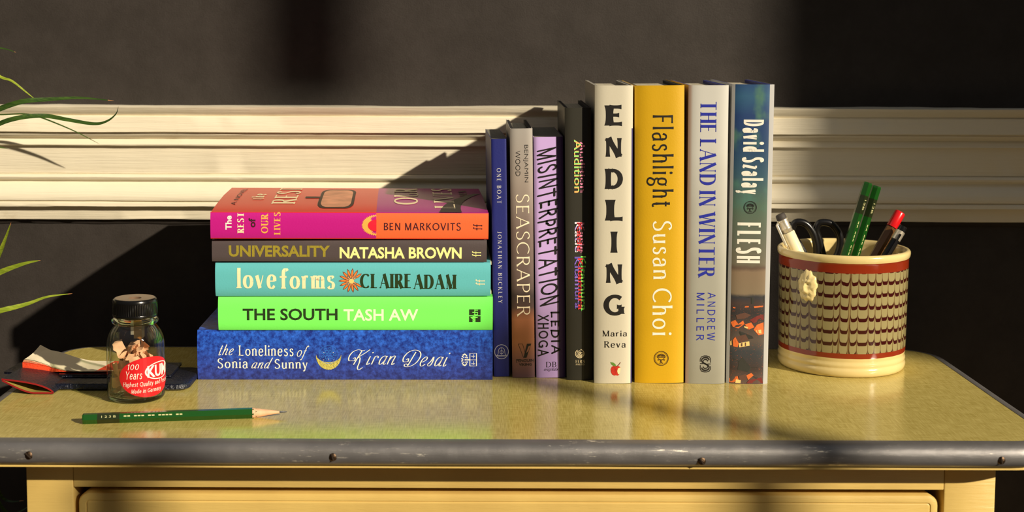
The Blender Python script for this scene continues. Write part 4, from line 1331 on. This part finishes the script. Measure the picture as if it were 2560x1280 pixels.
# brown pencil with a red cap and a white cross
a, b_ = stick((2251, 530), (2195, 627), 1.207, 1.2005)
M_, L = frame_of(a, b_)
t_ = thing('pencil', 'brown hexagonal pencil with a red end marked by a white cross, in the pot', 'pencil', M_)
hexpencil(t_, L, .0046, mat('brown_lacquer', (96, 62, 28), rough=.35), None, tip=True, cap=True, cz=.0150)
M_RED = mat('red_lacquer', (214, 20, 26), rough=.25, coat=.3)
c_ = MB().lathe([(.0046, L - .0152), (.0047, L - .0148), (.0047, L - .0012), (.0043, L - .0003), (.0036, L), (0, L)], 24).build('red_cap', M_RED, t_, smooth=True)
obj('white_cross', [(x * .0011, y * .0011, L + .0001) for x, y in ((-1, -2.4), (1, -2.4), (1, -1), (2.4, -1), (2.4, 1), (1, 1), (1, 2.4), (-1, 2.4), (-1, 1), (-2.4, 1), (-2.4, -1), (-1, -1))], [tuple(range(12))], K_WHITE, c_)
# black pen with a steel band
a, b_ = stick((2259, 566), (2222, 627), 1.191, 1.188)
M_, L = frame_of(a, b_)
M_BLK = mat('black_plastic', (16, 15, 16), rough=.25)
M_STEEL = mat('polished_steel', (232, 222, 200), rough=.3, metal=.75)
t_ = thing('pen', 'black pen with a steel band near its end, leaning beside the brown pencil', 'pen', M_)
MB().lathe([(0, 0), (.0012, .001), (.003, .012), (.0036, .03), (.0036, L - .016), (.0034, L - .0155), (.0034, L - .0135)], 20).build('barrel', M_BLK, t_, angle=40)
MB().lathe([(.0034, L - .0135), (.0040, L - .0132), (.0040, L - .0050), (.0036, L - .0047)], 20).build('steel_band', M_STEEL, t_, angle=40)
MB().lathe([(.0036, L - .0050), (.0037, L - .0045), (.0036, L - .0006), (.003, L), (0, L)], 20).build('end_button', M_BLK, t_, angle=40)
MB().box(-.0008, .0008, -.0056, -.0046, L - .040, L - .008).box(-.0008, .0008, -.0056, -.0034, L - .010, L - .0078).build('clip', M_BLK, t_)
# cream and steel pen with a dark rubber end
a, b_ = stick((1949, 535), (1992, 627), 1.188, 1.186)
M_, L = frame_of(a, b_)
t_ = thing('pen', 'cream pen with a polished steel clip and dark rubber end, leaning out over the rim', 'pen', M_)
L0 = L
MB().lathe([(0, 0), (.0010, .001), (.0034, .014), (.0048, .03), (.0053, .05), (.0053, L - .0175), (.0048, L - .0168)], 24).build('barrel', mat('cream_plastic', (238, 226, 186), rough=.3), t_, angle=40)
MB().lathe([(.0040, L - .0170), (.0044, L - .0165), (.0044, L - .0140), (.0046, L - .0136), (.0046, L - .0128), (.0043, L - .0124), (.0043, L - .0068), (.0047, L - .0064), (.0047, L - .0052), (.0040, L - .0048)], 24).build('steel_collar', M_STEEL, t_, angle=40)
MB().lathe([(.0041, L - .0050), (.0043, L - .0044), (.0041, L - .0010), (.0034, L - .0002), (0, L)], 24).build('rubber_end', mat('grey_rubber', (62, 56, 52), rough=.7), t_, angle=40)
MB().tube([(-.0046, -.0020, L - .0060), (-.0064, -.0024, L - .0075), (-.0066, -.0024, L - .026), (-.0060, -.002, L - .031)], [.0010, .0013, .0013, .0008], 8).build('clip', M_STEEL, t_, smooth=True)
# scissors: two black loops, blades down in the pot
g1, g2 = at_y(2010, 600, 1.214), at_y(2066, 602, 1.216)
t_ = thing('scissors', 'scissors with two black loop handles standing in the pot', 'scissors', Matrix.Translation((.300, 1.205, TZ + .0075)))
inv = t_.matrix_world.inverted()


def loop_handle(P_, Y0, Y1):
    pts = []
    for k, (x, y) in enumerate(P_):
        pts.append(inv @ at_y(x, y, Y0 + (Y1 - Y0) * (x - 1975) / 120))
    q = [Vector((p.x, 0, p.z)) for p in pts]
    C2 = crom([(p.x, p.z) for p in pts], True, 5)[:-1]
    yy = sum(p.y for p in pts) / len(pts)
    return [Vector((a, yy, c)) for a, c in C2]


LH = loop_handle([(1980, 585), (1985, 560), (2000, 555), (2017, 562), (2031, 580), (2039, 603), (2042, 632), (2036, 660), (2022, 655), (2006, 625), (1992, 603)], 1.212, 1.212)
RH = loop_handle([(2048, 600), (2041, 577), (2046, 560), (2059, 556), (2078, 560), (2094, 578), (2101, 602), (2095, 632), (2080, 656), (2066, 660), (2056, 632)], 1.214, 1.214)
MB().tube(LH, .0026, 10, closed=True, squash=1.2).build('loop_handle', M_BLK, t_, smooth=True)
MB().tube(RH, .0026, 10, closed=True, squash=1.2).build('loop_handle', M_BLK, t_, smooth=True)
pv = Vector(((LH[0].x + RH[0].x) / 2, (LH[0].y + RH[0].y) / 2, .052))
for sg, tp in ((-1, LH), (1, RH)):
    lo = min(tp, key=lambda p: p.z)
    y_ = pv.y + sg * .0009
    MB().tube([(lo.x, lo.y, lo.z + .002), (pv.x + sg * .004, y_, pv.z + .012), (pv.x, y_, pv.z)], [.0024, .0030, .0034], 8, squash=.5).build('shank', M_BLK, t_, smooth=True)
    MB().add([(pv.x - .004, y_ - .0006, pv.z + .008), (pv.x + .004, y_ - .0006, pv.z + .008), (pv.x - sg * .0025, y_ - .0004, .0010), (pv.x - .004, y_ + .0006, pv.z + .008), (pv.x + .004, y_ + .0006, pv.z + .008), (pv.x - sg * .0025, y_ + .0004, .0010)],
              [(0, 2, 1), (3, 4, 5), (0, 1, 4, 3), (1, 2, 5, 4), (2, 0, 3, 5)]).build('blade', M_STEEL, t_)
MB().tube([(pv.x, pv.y - .003, pv.z), (pv.x, pv.y + .003, pv.z)], .002, 12).build('pivot_screw', M_STEEL, t_, smooth=False)

# ------------------------------------------------------------------ pencil on the table
a = at_z(206, 1046.5, TZ + .0036); b_ = at_z(718, 1029, TZ + .0036)
z_ = (a - b_).normalized(); y_ = Vector((0, 0, 1)); x_ = y_.cross(z_)
L = (a - b_).length
M_ = Matrix(((x_.x, y_.x, z_.x, b_.x), (x_.y, y_.y, z_.y, b_.y), (x_.z, y_.z, z_.z, TZ + .00345), (0, 0, 0, 1)))
t_ = thing('pencil', 'sharpened dark green hexagonal pencil lying on the laminate in front of the jar', 'pencil', M_ @ Matrix.Rotation(R(30), 4, 'Z'), 'green pencils')
hexpencil(t_, L, .0040, M_GRN, M_GRN_D, (L - .0260, L - .0105))
foil(t_, .0040, (('1 2 3 B', L - .0235, L - .0135, .0016), ('-- --- -- ---- --', L - .070, L - .029, .0009)), face=3 if x_.y > 0 else 0)
foil(t_, .0040, (('1 2 3 B', L - .0235, L - .0135, .0016), ('-- --- -- ---- --', L - .070, L - .029, .0009)), face=2)

# ------------------------------------------------------------------ jar of shavings
JX, JY, JR_ = -.2568, 1.0665, .0218
jar = thing('glass_jar', 'small clear glass jar with black ribbed lid and red oval label', 'jar', Matrix.Translation((JX, JY, TZ)))


def clear_glass(name, tint, edge, lo=.0, hi=.8):
    m = bpy.data.materials.new(name); m.use_nodes = True; nt = m.node_tree
    nt.nodes.remove(nt.nodes['Principled BSDF']); out = nt.nodes['Material Output']
    tr = nt.nodes.new('ShaderNodeBsdfTransparent'); gl = nt.nodes.new('ShaderNodeBsdfGlossy'); gl.inputs['Roughness'].default_value = .02
    gl.inputs[0].default_value = (1, 1, 1, 1)
    lw = nt.nodes.new('ShaderNodeLayerWeight'); lw.inputs[0].default_value = .5
    rp = nt.nodes.new('ShaderNodeValToRGB'); rp.color_ramp.elements[0].position = .35; rp.color_ramp.elements[0].color = (*tint, 1)
    rp.color_ramp.elements[1].position = .95; rp.color_ramp.elements[1].color = (*edge, 1)
    nt.links.new(lw.outputs['Facing'], rp.inputs[0]); nt.links.new(rp.outputs[0], tr.inputs[0])
    pw_ = nt.nodes.new('ShaderNodeMath'); pw_.operation = 'POWER'; pw_.inputs[1].default_value = 4; nt.links.new(lw.outputs['Facing'], pw_.inputs[0])
    fr = nt.nodes.new('ShaderNodeMath'); fr.operation = 'MULTIPLY_ADD'; fr.inputs[1].default_value = .55; fr.inputs[2].default_value = .045; nt.links.new(pw_.outputs[0], fr.inputs[0])
    tc = nt.nodes.new('ShaderNodeTexCoord'); nz_ = nt.nodes.new('ShaderNodeTexNoise'); nz_.inputs['Scale'].default_value = 90
    bp = nt.nodes.new('ShaderNodeBump'); bp.inputs['Distance'].default_value = .0004
    nt.links.new(tc.outputs['Object'], nz_.inputs['Vector']); nt.links.new(nz_.outputs['Fac'], bp.inputs['Height']); nt.links.new(bp.outputs[0], gl.inputs['Normal'])
    mx = nt.nodes.new('ShaderNodeMixShader')
    nt.links.new(fr.outputs[0], mx.inputs[0]); nt.links.new(tr.outputs[0], mx.inputs[1]); nt.links.new(gl.outputs[0], mx.inputs[2]); nt.links.new(mx.outputs[0], out.inputs[0])
    return m


M_CLEAR = clear_glass('clear_jar_glass', (.985, .992, .975), (.6, .68, .52))
M_THICK = mat('thick_glass', (236, 246, 226), rough=.02, trans=1.0); M_THICK.node_tree.nodes['Principled BSDF'].inputs['IOR'].default_value = 1.5
gp = [(.0188, .0012), (.0205, .0016), (.0215, .0034), (.0218, .0060), (.0218, .0400), (.0216, .0435), (.0208, .0475), (.0192, .0515), (.0172, .0545), (.0156, .0565), (.0150, .0580)]
MB().lathe(gp, 64).build('glass_wall', M_CLEAR, jar, smooth=True)
gi = [(r - .0022, z) for r, z in gp[2:]]
gi = [(0, .0042), (.016, .0042), (.0186, .0052)] + gi[1:]
MB().lathe(gi, 64).build('inner_glass_wall', M_CLEAR, jar, smooth=True)
MB().lathe([(0, .0016), (.017, .0006), (.0188, .0000), (.0203, .0008), (.0213, .0028), (.0215, .0040), (.0205, .0046), (.0186, .0036), (.016, .0030), (0, .0034)], 64).build('thick_base', M_THICK, jar, smooth=True)
MB().lathe([(.0150 + .0028 * math.cos(R(a_)), .0602 + .0024 * math.sin(R(a_))) for a_ in range(0, 360, 30)], 64, closed=True).build('neck_ring', M_THICK, jar, smooth=True)
MB().lathe([(.0149, .0625), (.0149, .068)], 48).build('glass_neck', M_CLEAR, jar, smooth=True)
# lid
M_LID = mat('black_ribbed_lid', (14, 13, 13), rough=.22)
lid = MB().lathe([(.0150, .0640), (.0162, .0634), (.0168, .0640), (.0168, .0652), (.0166, .0658)], 144).build('lid', M_LID, jar, angle=60)
lp = [(.0164, .0656), (.0164, .0738), (.0167, .0744), (.0167, .0752), (.0162, .0766), (.0152, .0774), (.0145, .0775)]
rf = lambda r, z, j: r + (.00032 if (j % 4 < 2 and .0655 < z < .0740) else 0)
MB().lathe(lp, 240, rfun=rf).build('ribbed_skirt', M_LID, lid, angle=30)
MB().lathe([(.0147, .0775), (.0050, .0772), (.0046, .0768), (.0044, .0700), (0, .0700)], 48).build('lid_top', mat('lit_black_lid_face', (120, 96, 76), rough=.3), lid, angle=40)  # top of the black lid, browned in colour to stand for light on it
MB().box(-.0030, .0032, -.0035, .0050, .0470, .0640, M=Matrix.Translation((.003, -.002, 0))).build('brass_sharpener', mat('brass', (196, 164, 96), rough=.3, metal=1.0), lid)
MB().box(-.0052, -.0030, -.004, .004, .0500, .0640, M=Matrix.Translation((.003, -.002, 0))).build('sharpener_blade', M_STEEL, lid)
# shavings: too many curled slips to count
rs = random.Random(11); mb = MB()
for i in range(85):
    zz_ = rs.uniform(.008, .034 if i < 60 else .040); r_ = rs.uniform(0, .0125) if zz_ < .035 else rs.uniform(0, .008)
    q = rs.uniform(0, 6.28); c0 = Vector((r_ * math.cos(q), r_ * math.sin(q), zz_))
    M_ = Matrix.Translation(c0) @ Matrix.Rotation(rs.uniform(0, 6), 4, 'Z') @ Matrix.Rotation(rs.uniform(0, 3.1), 4, 'X') @ Matrix.Rotation(rs.uniform(0, 6), 4, 'Z')
    R0 = rs.uniform(.0032, .0065); w_ = rs.uniform(.0045, .0085); arc = rs.uniform(1.5, 3.6); V = []; nn = 12
    for k in range(nn + 1):
        a_ = arc * k / nn; cone = 1 + .25 * k / nn; fz = .0008 * math.sin(k * 2.3)
        for s_, rr in ((0, R0), (w_, R0 * 1.35)):
            p = M_ @ Vector((rr * cone * math.cos(a_) - R0, rr * cone * math.sin(a_), s_ + (fz if s_ else 0) - w_ / 2))
            d_ = math.hypot(p.x, p.y)
            if d_ > .0183:
                p.x *= .0183 / d_; p.y *= .0183 / d_
            p.z = max(.0050, p.z); V.append(p)
    mb.add(V, [(2 * k, 2 * k + 1, 2 * k + 3, 2 * k + 2) for k in range(nn)], 1 if i % 37 == 36 else 0)
sh = mb.build('pencil_shavings', [mat('shaving_wood', (228, 180, 140), rough=.7, var=.15, vscale=200), mat('green_shaving_edge', (70, 110, 50), rough=.6)], None, smooth=True)
sh.location = (JX, JY, TZ); sh['kind'] = 'stuff'; tag(sh, 'pale curled pencil shavings packed inside the small glass jar', 'shavings')
# label


def jl(px, py):                # pixel on the jar's front -> angle round the jar and height
    o = Vector((CAM.x - JX, CAM.y - JY, CAM.z)); d = ray(px, py); rr = JR_ + .0001
    A_ = d.x ** 2 + d.y ** 2; B2 = o.x * d.x + o.y * d.y; C_ = o.x ** 2 + o.y ** 2 - rr ** 2
    D = B2 * B2 - A_ * C_
    t = (-B2 - math.sqrt(max(D, 0))) / A_
    p = o + d * t
    return math.atan2(p.x, -p.y), p.z - TZ


def on_jar(vq, a0, a1, z0, z1, off, name, mm, parent):
    V, Q = vq; out = []
    for u_, v_ in V:
        a_ = a0 + (a1 - a0) * u_; z = z0 + (z1 - z0) * v_; rr = JR_ + off
        out.append((rr * math.sin(a_), -rr * math.cos(a_), z))
    return obj(name, out, Q, mm, parent)


aL, _ = jl(299, 945); aR = aL + R(122); _, zt = jl(350, 894.5); _, zb2 = jl(350, 995)
gr = []; nu = 28
V = []; Q = []
for i in range(nu + 1):
    x = -1 + 2 * i / nu; x = math.sin(x * math.pi / 2); hh = math.sqrt(max(0, 1 - x * x))
    V += [(.5 + x / 2, .5 - hh / 2), (.5 + x / 2, .5 + hh / 2)]
for i in range(nu):
    Q.append((2 * i, 2 * i + 2, 2 * i + 3, 2 * i + 1))
M_LRED = mat('red_paper_label', (206, 26, 34), rough=.35, spec=.5)
lb = on_jar((V, Q), aL, aR, zb2, zt, .0002, 'label', M_LRED, jar)


def jtext(t, font, r):
    a0 = jl(r[0], r[1])[0]; a1 = jl(r[2], r[3])[0]; xm = (r[0] + r[2]) / 2; z1 = jl(xm, r[1])[1]; z0 = jl(xm, r[3])[1]
    vq = glyphs(t, font) if isinstance(t, str) else t
    on_jar(vq, a0, a1, min(z0, z1), max(z0, z1), .00032, 'label_lettering', K_WHITE, lb)


jtext('100', 'loopy', (319.5, 910.5, 347.5, 925.5))
jtext('Years', 'loopy', (315, 928, 355.5, 949))
jtext(join2d(ring2d(.45, .5, n=48)), '', (361.5, 905, 414, 948.5))
jtext('KUM', 'B.03', (368, 911.5, 412, 941))
jtext('Highest Quality and Precision', 'loopy', (308, 953, 419.5, 968))
jtext('Made in Germany', 'loopy', (328, 970.5, 402, 984))

# ------------------------------------------------------------------ notebook
M_LEATHER = mat('navy_leather', (16, 20, 36), rough=.3, spec=.6, bump=.0012, bscale=500)
M_REDE = mat('red_leather_edge', (140, 22, 26), rough=.45)
M_LINE = mat('olive_cover_lining', (150, 132, 60), rough=.7)
M_ORG = mat('orange_red_page_edges', (238, 74, 34), rough=.6, bump=.0004, bscale=900, var=.2, vscale=60)
M_PG = mat('cream_page', (246, 232, 200), rough=.75)
nb = thing('notebook', 'small navy leather notebook with red edges lying open, its top page curling up', 'notebook', Matrix.Translation((-.30, 1.115, TZ)))
ni = nb.matrix_world.inverted()
NZ = TZ


def sheet(name, top, mats, y0, y1, th, ny=6, skew=0.0, idxtop=0, bot=1, rim=2, parent=nb, smooth=True):
    """a bent sheet: outline top=[(x,z)] drawn along x, extruded from depth y0 to y1; th its thickness downwards"""
    n_ = len(top); V = []; F_ = []; I_ = []
    for lay in (0, 1):
        for j in range(ny + 1):
            y = y0 + (y1 - y0) * j / ny
            for k, (x, z) in enumerate(top):
                a_ = top[max(k - 1, 0)]; b2 = top[min(k + 1, n_ - 1)]; dx, dz = b2[0] - a_[0], b2[1] - a_[1]; l_ = math.hypot(dx, dz) or 1
                o = th * lay
                V.append(ni @ Vector((x + dz / l_ * o + skew * (y - y0), y, z - dx / l_ * o)))
    S_ = n_ * (ny + 1)
    for j in range(ny):
        for k in range(n_ - 1):
            a_ = j * n_ + k
            F_.append((a_, a_ + 1, a_ + n_ + 1, a_ + n_)); I_.append(idxtop)
            F_.append((S_ + a_, S_ + a_ + n_, S_ + a_ + n_ + 1, S_ + a_ + 1)); I_.append(bot)
    for k in range(n_ - 1):
        F_.append((k, S_ + k, S_ + k + 1, k + 1)); I_.append(rim)
        a_ = ny * n_ + k; F_.append((a_, a_ + 1, S_ + a_ + 1, S_ + a_)); I_.append(rim)
    for j in range(ny):
        a_ = j * n_; F_.append((a_, a_ + n_, S_ + a_ + n_, S_ + a_)); I_.append(rim)
        a_ = j * n_ + n_ - 1; F_.append((a_, S_ + a_, S_ + a_ + n_, a_ + n_)); I_.append(rim)
    return obj(name, V, F_, mats, parent, smooth=False, idx=I_, angle=40)


def pz(px, py, Y):
    p = at_y(px, py, Y); return (p.x, p.z)


# lower flap: leather folded back under itself, seen end on as a loop lined in olive
Yf = 1.075
lp_ = [pz(4, 946, Yf), pz(30, 949, Yf), pz(60, 953, Yf), pz(90, 959, Yf), pz(112, 966, Yf), pz(128, 974, Yf), pz(134, 980, Yf), pz(131, 986, Yf), pz(120, 988, Yf), pz(98, 986.5, Yf), pz(72, 982.5, Yf), pz(50, 975, Yf), pz(28, 965, Yf), pz(4, 953, Yf)]
lp_ = [(x, max(z, TZ + .0006)) for x, z in crom(lp_, False, 4)]
sheet('folded_flap', lp_, [M_LEATHER, M_LINE, M_REDE], Yf, 1.128, .0013, skew=.1)
# main cover lying flat, with rounded right corners
cv = [(-.327, TZ + .0030)] + [(-.322 + .101 * k / 10, TZ + .0052 + .0018 * math.sin(k / 10 * 3.1)) for k in range(11)]
V = []; F_ = []
O = outline(-.332, -.2215, 1.0865, 1.146, .010, 6); n_ = len(O)
lv = [(.0012, .0006), (.0, .0014), (.0, .0042), (.0012, .0054)]
mb = MB(); V = []
for (ins_, z) in lv:
    V += [ni @ Vector((p[0] - p[2] * ins_, p[1] - p[3] * ins_, TZ + z)) for p in O]
F_ = [tuple(range(n_))[::-1], tuple(range(3 * n_, 4 * n_))]
I_ = [0, 0]
for k in range(3):
    for j in range(n_):
        F_.append((k * n_ + j, k * n_ + (j + 1) % n_, (k + 1) * n_ + (j + 1) % n_, (k + 1) * n_ + j)); I_.append(0)
mb.v = V; mb.f = F_; mb.i = I_
mb.build('cover', [M_LEATHER, M_REDE], nb, angle=50)
# back part of the cover under the pages
O2 = [(-.375, 1.118), (-.372, 1.150), (-.33, 1.152), (-.24, 1.152), (-.24, 1.110), (-.33, 1.108)]
mb = MB().add([ni @ Vector((x, y, TZ + .0058)) for x, y in O2] + [ni @ Vector((x, y, TZ + .0075)) for x, y in O2], [tuple(range(6)), tuple(range(6, 12))[::-1]] + [(k, (k + 1) % 6, 6 + (k + 1) % 6, 6 + k) for k in range(6)])
bevelled('back_cover', mb, M_LEATHER, nb, .0004, 2)
Yp = 1.112


def block(name, l, z0, z1, m_):
    mb = MB(); x1 = -.262
    v = [(l[0], Yp, z0), (x1, Yp, z0), (x1, 1.150, z0), (l[0] + .004, 1.150, z0), (l[1], Yp, z1), (x1, Yp, z1), (x1, 1.150, z1), (l[1] + .004, 1.150, z1)]
    mb.add([ni @ Vector(p) for p in v], [(0, 3, 2, 1), (4, 5, 6, 7), (0, 1, 5, 4), (1, 2, 6, 5), (2, 3, 7, 6), (3, 0, 4, 7)])
    return mb.build(name, m_, nb)


xa, za = pz(55, 933, Yp); xb, zb3 = pz(57, 905, Yp); zl = pz(45, 946, Yp)[1]; zm = pz(45, 940, Yp)[1]
block('page_block', (pz(46, 945, Yp)[0], pz(46, 940, Yp)[0]), TZ + .0077, max(zm, TZ + .009), M_ORG)
sheet('end_paper', [pz(46, 938.5, Yp), pz(150, 941, Yp), pz(300, 941, Yp)], [M_LEATHER, M_REDE, M_REDE], Yp, 1.15, .0006)
# the pages, a wedge of orange-red edges that thins to the right
ft = crom([pz(56, 906, Yp), pz(85, 910, Yp), pz(110, 915, Yp), pz(140, 922, Yp), pz(178, 929, Yp), pz(235, 930, Yp), pz(300, 929, Yp)], False, 4)
V = []; F_ = []; n_ = len(ft)
for y, dx in ((Yp, 0), (1.150, .004)):
    for i, (x, z) in enumerate(ft):
        zb4 = pz(55, 937, Yp)[1]
        V += [ni @ Vector((x + dx, y, zb4)), ni @ Vector((x + dx, y, max(z, zb4 + .0008)))]
k2 = 2 * n_
for i in range(n_ - 1):
    a_ = 2 * i
    F_ += [(a_, a_ + 2, a_ + 3, a_ + 1), (a_ + 1, a_ + 3, k2 + a_ + 3, k2 + a_ + 1), (k2 + a_, k2 + a_ + 1, k2 + a_ + 3, k2 + a_ + 2)]
F_ += [(0, 1, k2 + 1, k2), (2 * n_ - 2, k2 + 2 * n_ - 2, k2 + 2 * n_ - 1, 2 * n_ - 1)]
obj('fanned_pages', V, F_, M_ORG, nb)
for k in range(3):
    P_ = crom([pz(57 + k, 904 - 2.0 * k, Yp), pz(85, 908 - 2 * k, Yp), pz(110, 913 - k, Yp), pz(140, 921, Yp), pz(178, 928.5, Yp), pz(235, 929.5, Yp)], False, 4)
    sheet('page', P_, [M_PG, M_PG, M_ORG], Yp, 1.150, .0003, ny=2, skew=.08 + .05 * k)
P_ = crom([pz(61, 898, Yp), pz(85, 901, Yp), pz(110, 909, Yp), pz(140, 919, Yp), pz(178, 927, Yp), pz(235, 928, Yp), pz(300, 927, Yp)], False, 4)
# the top page lifts and twists: its far corner stands highest
n_ = len(P_); V = []; F_ = []; far = crom([pz(101, 862, 1.158), pz(122, 873, 1.158), pz(150, 886, 1.158), pz(178, 899, 1.158), pz(205, 908, 1.158), pz(240, 913.5, 1.158), pz(300, 914, 1.158)], False, 4)
for j in range(9):
    t = j / 8
    for k in range(n_):
        a_, c_ = P_[k], far[k]
        sag = -.0012 * math.sin(math.pi * t) * (1 - k / n_)
        V.append(ni @ Vector((a_[0] * (1 - t) + c_[0] * t, Yp + (1.158 - Yp) * t, a_[1] * (1 - t) + c_[1] * t + sag)))
for j in range(8):
    for k in range(n_ - 1):
        F_.append((j * n_ + k, j * n_ + k + 1, (j + 1) * n_ + k + 1, (j + 1) * n_ + k))
obj('curled_page', V, F_, M_PG, nb, smooth=True)

# ------------------------------------------------------------------ plant at the edge: strap leaves arching in from a cane
def leafmat(name, a, b_):
    m = mat(name, a, rough=.38, spec=.45); n = N(m)
    st = n.noise(1.0, 3, vec=n.vec(n.m('MULTIPLY', n.X, 14), n.m('MULTIPLY', n.Y, 900), n.m('MULTIPLY', n.Z, 900)))
    n.base(n.mix(n.step(st, .35, .65), srgb(a), srgb(b_)))
    n.b.inputs['Subsurface Weight'].default_value = 0
    return m


M_LEAF = leafmat('green_strap_leaf', (38, 62, 16), (60, 86, 26)); M_LEAFY = leafmat('yellow_green_strap_leaf', (112, 130, 26), (140, 152, 44)); M_TIP = mat('dry_leaf_tip', (176, 120, 70), rough=.6)
PX_, PY_ = -.585, 1.16
pl = thing('potted_plant', 'green plant with long narrow arching leaves reaching in beside the chair rail', 'plant', Matrix.Translation((PX_, PY_, 0)))
pi = pl.matrix_world.inverted()
MB().lathe([(0, .002), (.075, .002), (.08, .006), (.100, .17), (.106, .172), (.106, .192), (.098, .192), (.095, .17), (0, .165)], 40).build('plant_pot', mat('terracotta', (150, 86, 58), rough=.8, var=.15), pl, angle=40)
MB().tube([(0, 0, .16), (.01, 0, .5), (-.005, .005, .8), (0, 0, .985)], [.014, .012, .012, .010], 12).build('cane', mat('ringed_cane', (110, 92, 66), rough=.8, bump=.002, bscale=120), pl, smooth=True)


def leaf(pts, w_, m_, root=True, tw=0.0, flat=0.35, dry=True):
    """pts: [(px,py,Y)] seen from the camera; runs back to the crown of the cane"""
    P3 = [pi @ at_y(x, y, Y) for x, y, Y in pts]
    if root:
        c0 = Vector((0, 0, min(1.0, max(.80, P3[0].z + .0))))
        c0.z = .97 if P3[0].z > .85 else .80
        mid = (P3[0] * .62 + c0 * .38) + Vector((0, 0, .012)); P3 = [c0, mid] + P3
    # smooth
    S_ = []
    n_ = len(P3)
    for i in range(n_ - 1):
        a_ = P3[max(i - 1, 0)]; b2 = P3[i]; c2 = P3[i + 1]; d2 = P3[min(i + 2, n_ - 1)]
        for j in range(8):
            t = j / 8
            S_.append(.5 * (2 * b2 + (c2 - a_) * t + (2 * a_ - 5 * b2 + 4 * c2 - d2) * t * t + (3 * b2 - a_ - 3 * c2 + d2) * t ** 3))
    S_.append(P3[-1]); V = []; F_ = []; I_ = []; m2 = len(S_)
    for i, p in enumerate(S_):
        T_ = (S_[min(i + 1, m2 - 1)] - S_[max(i - 1, 0)]).normalized(); t = i / (m2 - 1)
        ww = w_ * (min(1, t * 6 + .5)) * (1 - t ** 2.2) ** .9 + .00012
        side = Vector((0, 1, 0)); side = (side - T_ * side.dot(T_)).normalized(); nrm = T_.cross(side)
        q = flat + tw * t; s1 = side * math.cos(q) + nrm * math.sin(q); n1 = T_.cross(s1)
        V += [p - s1 * ww / 2 + n1 * ww * .12, p, p + s1 * ww / 2 + n1 * ww * .12]
    for i in range(m2 - 1):
        for k in (0, 1):
            F_.append((i * 3 + k, i * 3 + k + 1, i * 3 + k + 4, i * 3 + k + 3)); I_.append(1 if dry and i > m2 - 4 else 0)
    return obj('leaf', V, F_, [m_, M_TIP], pl, smooth=True, idx=I_)


leaf([(-60, 300, 1.14), (0, 273, 1.14), (60, 254, 1.14), (120, 249, 1.145), (200, 245, 1.15), (285, 252, 1.15)], .0062, M_LEAF, flat=1.0)
leaf([(-70, 285, 1.262), (0, 288, 1.262), (55, 286, 1.266), (90, 291, 1.27), (130, 305, 1.272), (185, 328, 1.274), (225, 348, 1.275), (250, 361, 1.276)], .0050, M_LEAF, flat=.25)
leaf([(-60, 342, 1.12), (0, 310, 1.12), (40, 297, 1.12), (80, 291, 1.125), (120, 291, 1.13), (170, 300, 1.13), (235, 310, 1.13), (268, 303, 1.13), (290, 285, 1.13), (296, 266, 1.13)], .0052, M_LEAF, flat=.9)
leaf([(-50, 160, 1.16), (0, 192, 1.16), (30, 203, 1.16), (65, 230, 1.16), (92, 252, 1.16)], .0032, M_LEAFY, flat=.8)
leaf([(-60, 122, 1.2), (-10, 120, 1.2), (15, 123, 1.2), (40, 131, 1.2)], .0030, M_LEAF, flat=.7)
leaf([(-60, 760, 1.08), (-20, 672, 1.08), (0, 632, 1.08), (14, 597, 1.08), (28, 556, 1.08)], .0068, M_LEAFY, flat=1.2)
leaf([(-70, 715, 1.10), (0, 682, 1.10), (35, 668, 1.10), (70, 657, 1.10), (102, 651, 1.10)], .0060, M_LEAFY, flat=1.0)
leaf([(-70, 800, 1.06), (0, 778, 1.06), (40, 768, 1.065), (75, 758, 1.07), (120, 742, 1.075), (181, 734, 1.08)], .0052, M_LEAFY, flat=.9)
leaf([(-60, 345, 1.27), (-20, 365, 1.285), (20, 372, 1.29)], .012, M_LEAF, flat=.3, dry=False)
for pts in ([(-70, 900, 1.2), (-40, 1060, 1.2), (0, 1235, 1.22), (60, 1252, 1.22)], [(-90, 900, 1.2), (-60, 1100, 1.2), (10, 1275, 1.2), (80, 1262, 1.21)]):
    leaf(pts, .006, M_LEAF, flat=.9)
rs = random.Random(4)
for i in range(16):            # the rest of the crown, outside the frame
    q = rs.uniform(95, 265); L = rs.uniform(.22, .36); c_, s_ = math.cos(R(q)), math.sin(R(q)); z0 = .97 if i % 2 else .90
    s_ *= .38 if s_ > 0 else 1
    P3 = [Vector((0, 0, z0)), Vector((c_ * L * .35, s_ * L * .35, z0 + .10)), Vector((c_ * L * .75, s_ * L * .75, z0 + .07)), Vector((c_ * L, s_ * L, z0 - .06))]
    S_ = []
    V = []; F_ = []
    for k in range(13):
        t = k / 12
        p = P3[0] * (1 - t) ** 3 + P3[1] * 3 * t * (1 - t) ** 2 + P3[2] * 3 * t * t * (1 - t) + P3[3] * t ** 3
        sd = Vector((-s_, c_, 0)) * .0065 * (1 - t ** 2.2); V += [p - sd / 2 + Vector((0, 0, .0006)), p, p + sd / 2 + Vector((0, 0, .0006))]
    for k in range(12):
        for e in (0, 1):
            F_.append((k * 3 + e, k * 3 + e + 1, k * 3 + e + 4, k * 3 + e + 3))
    obj('leaf', V, F_, M_LEAF, pl, smooth=True)
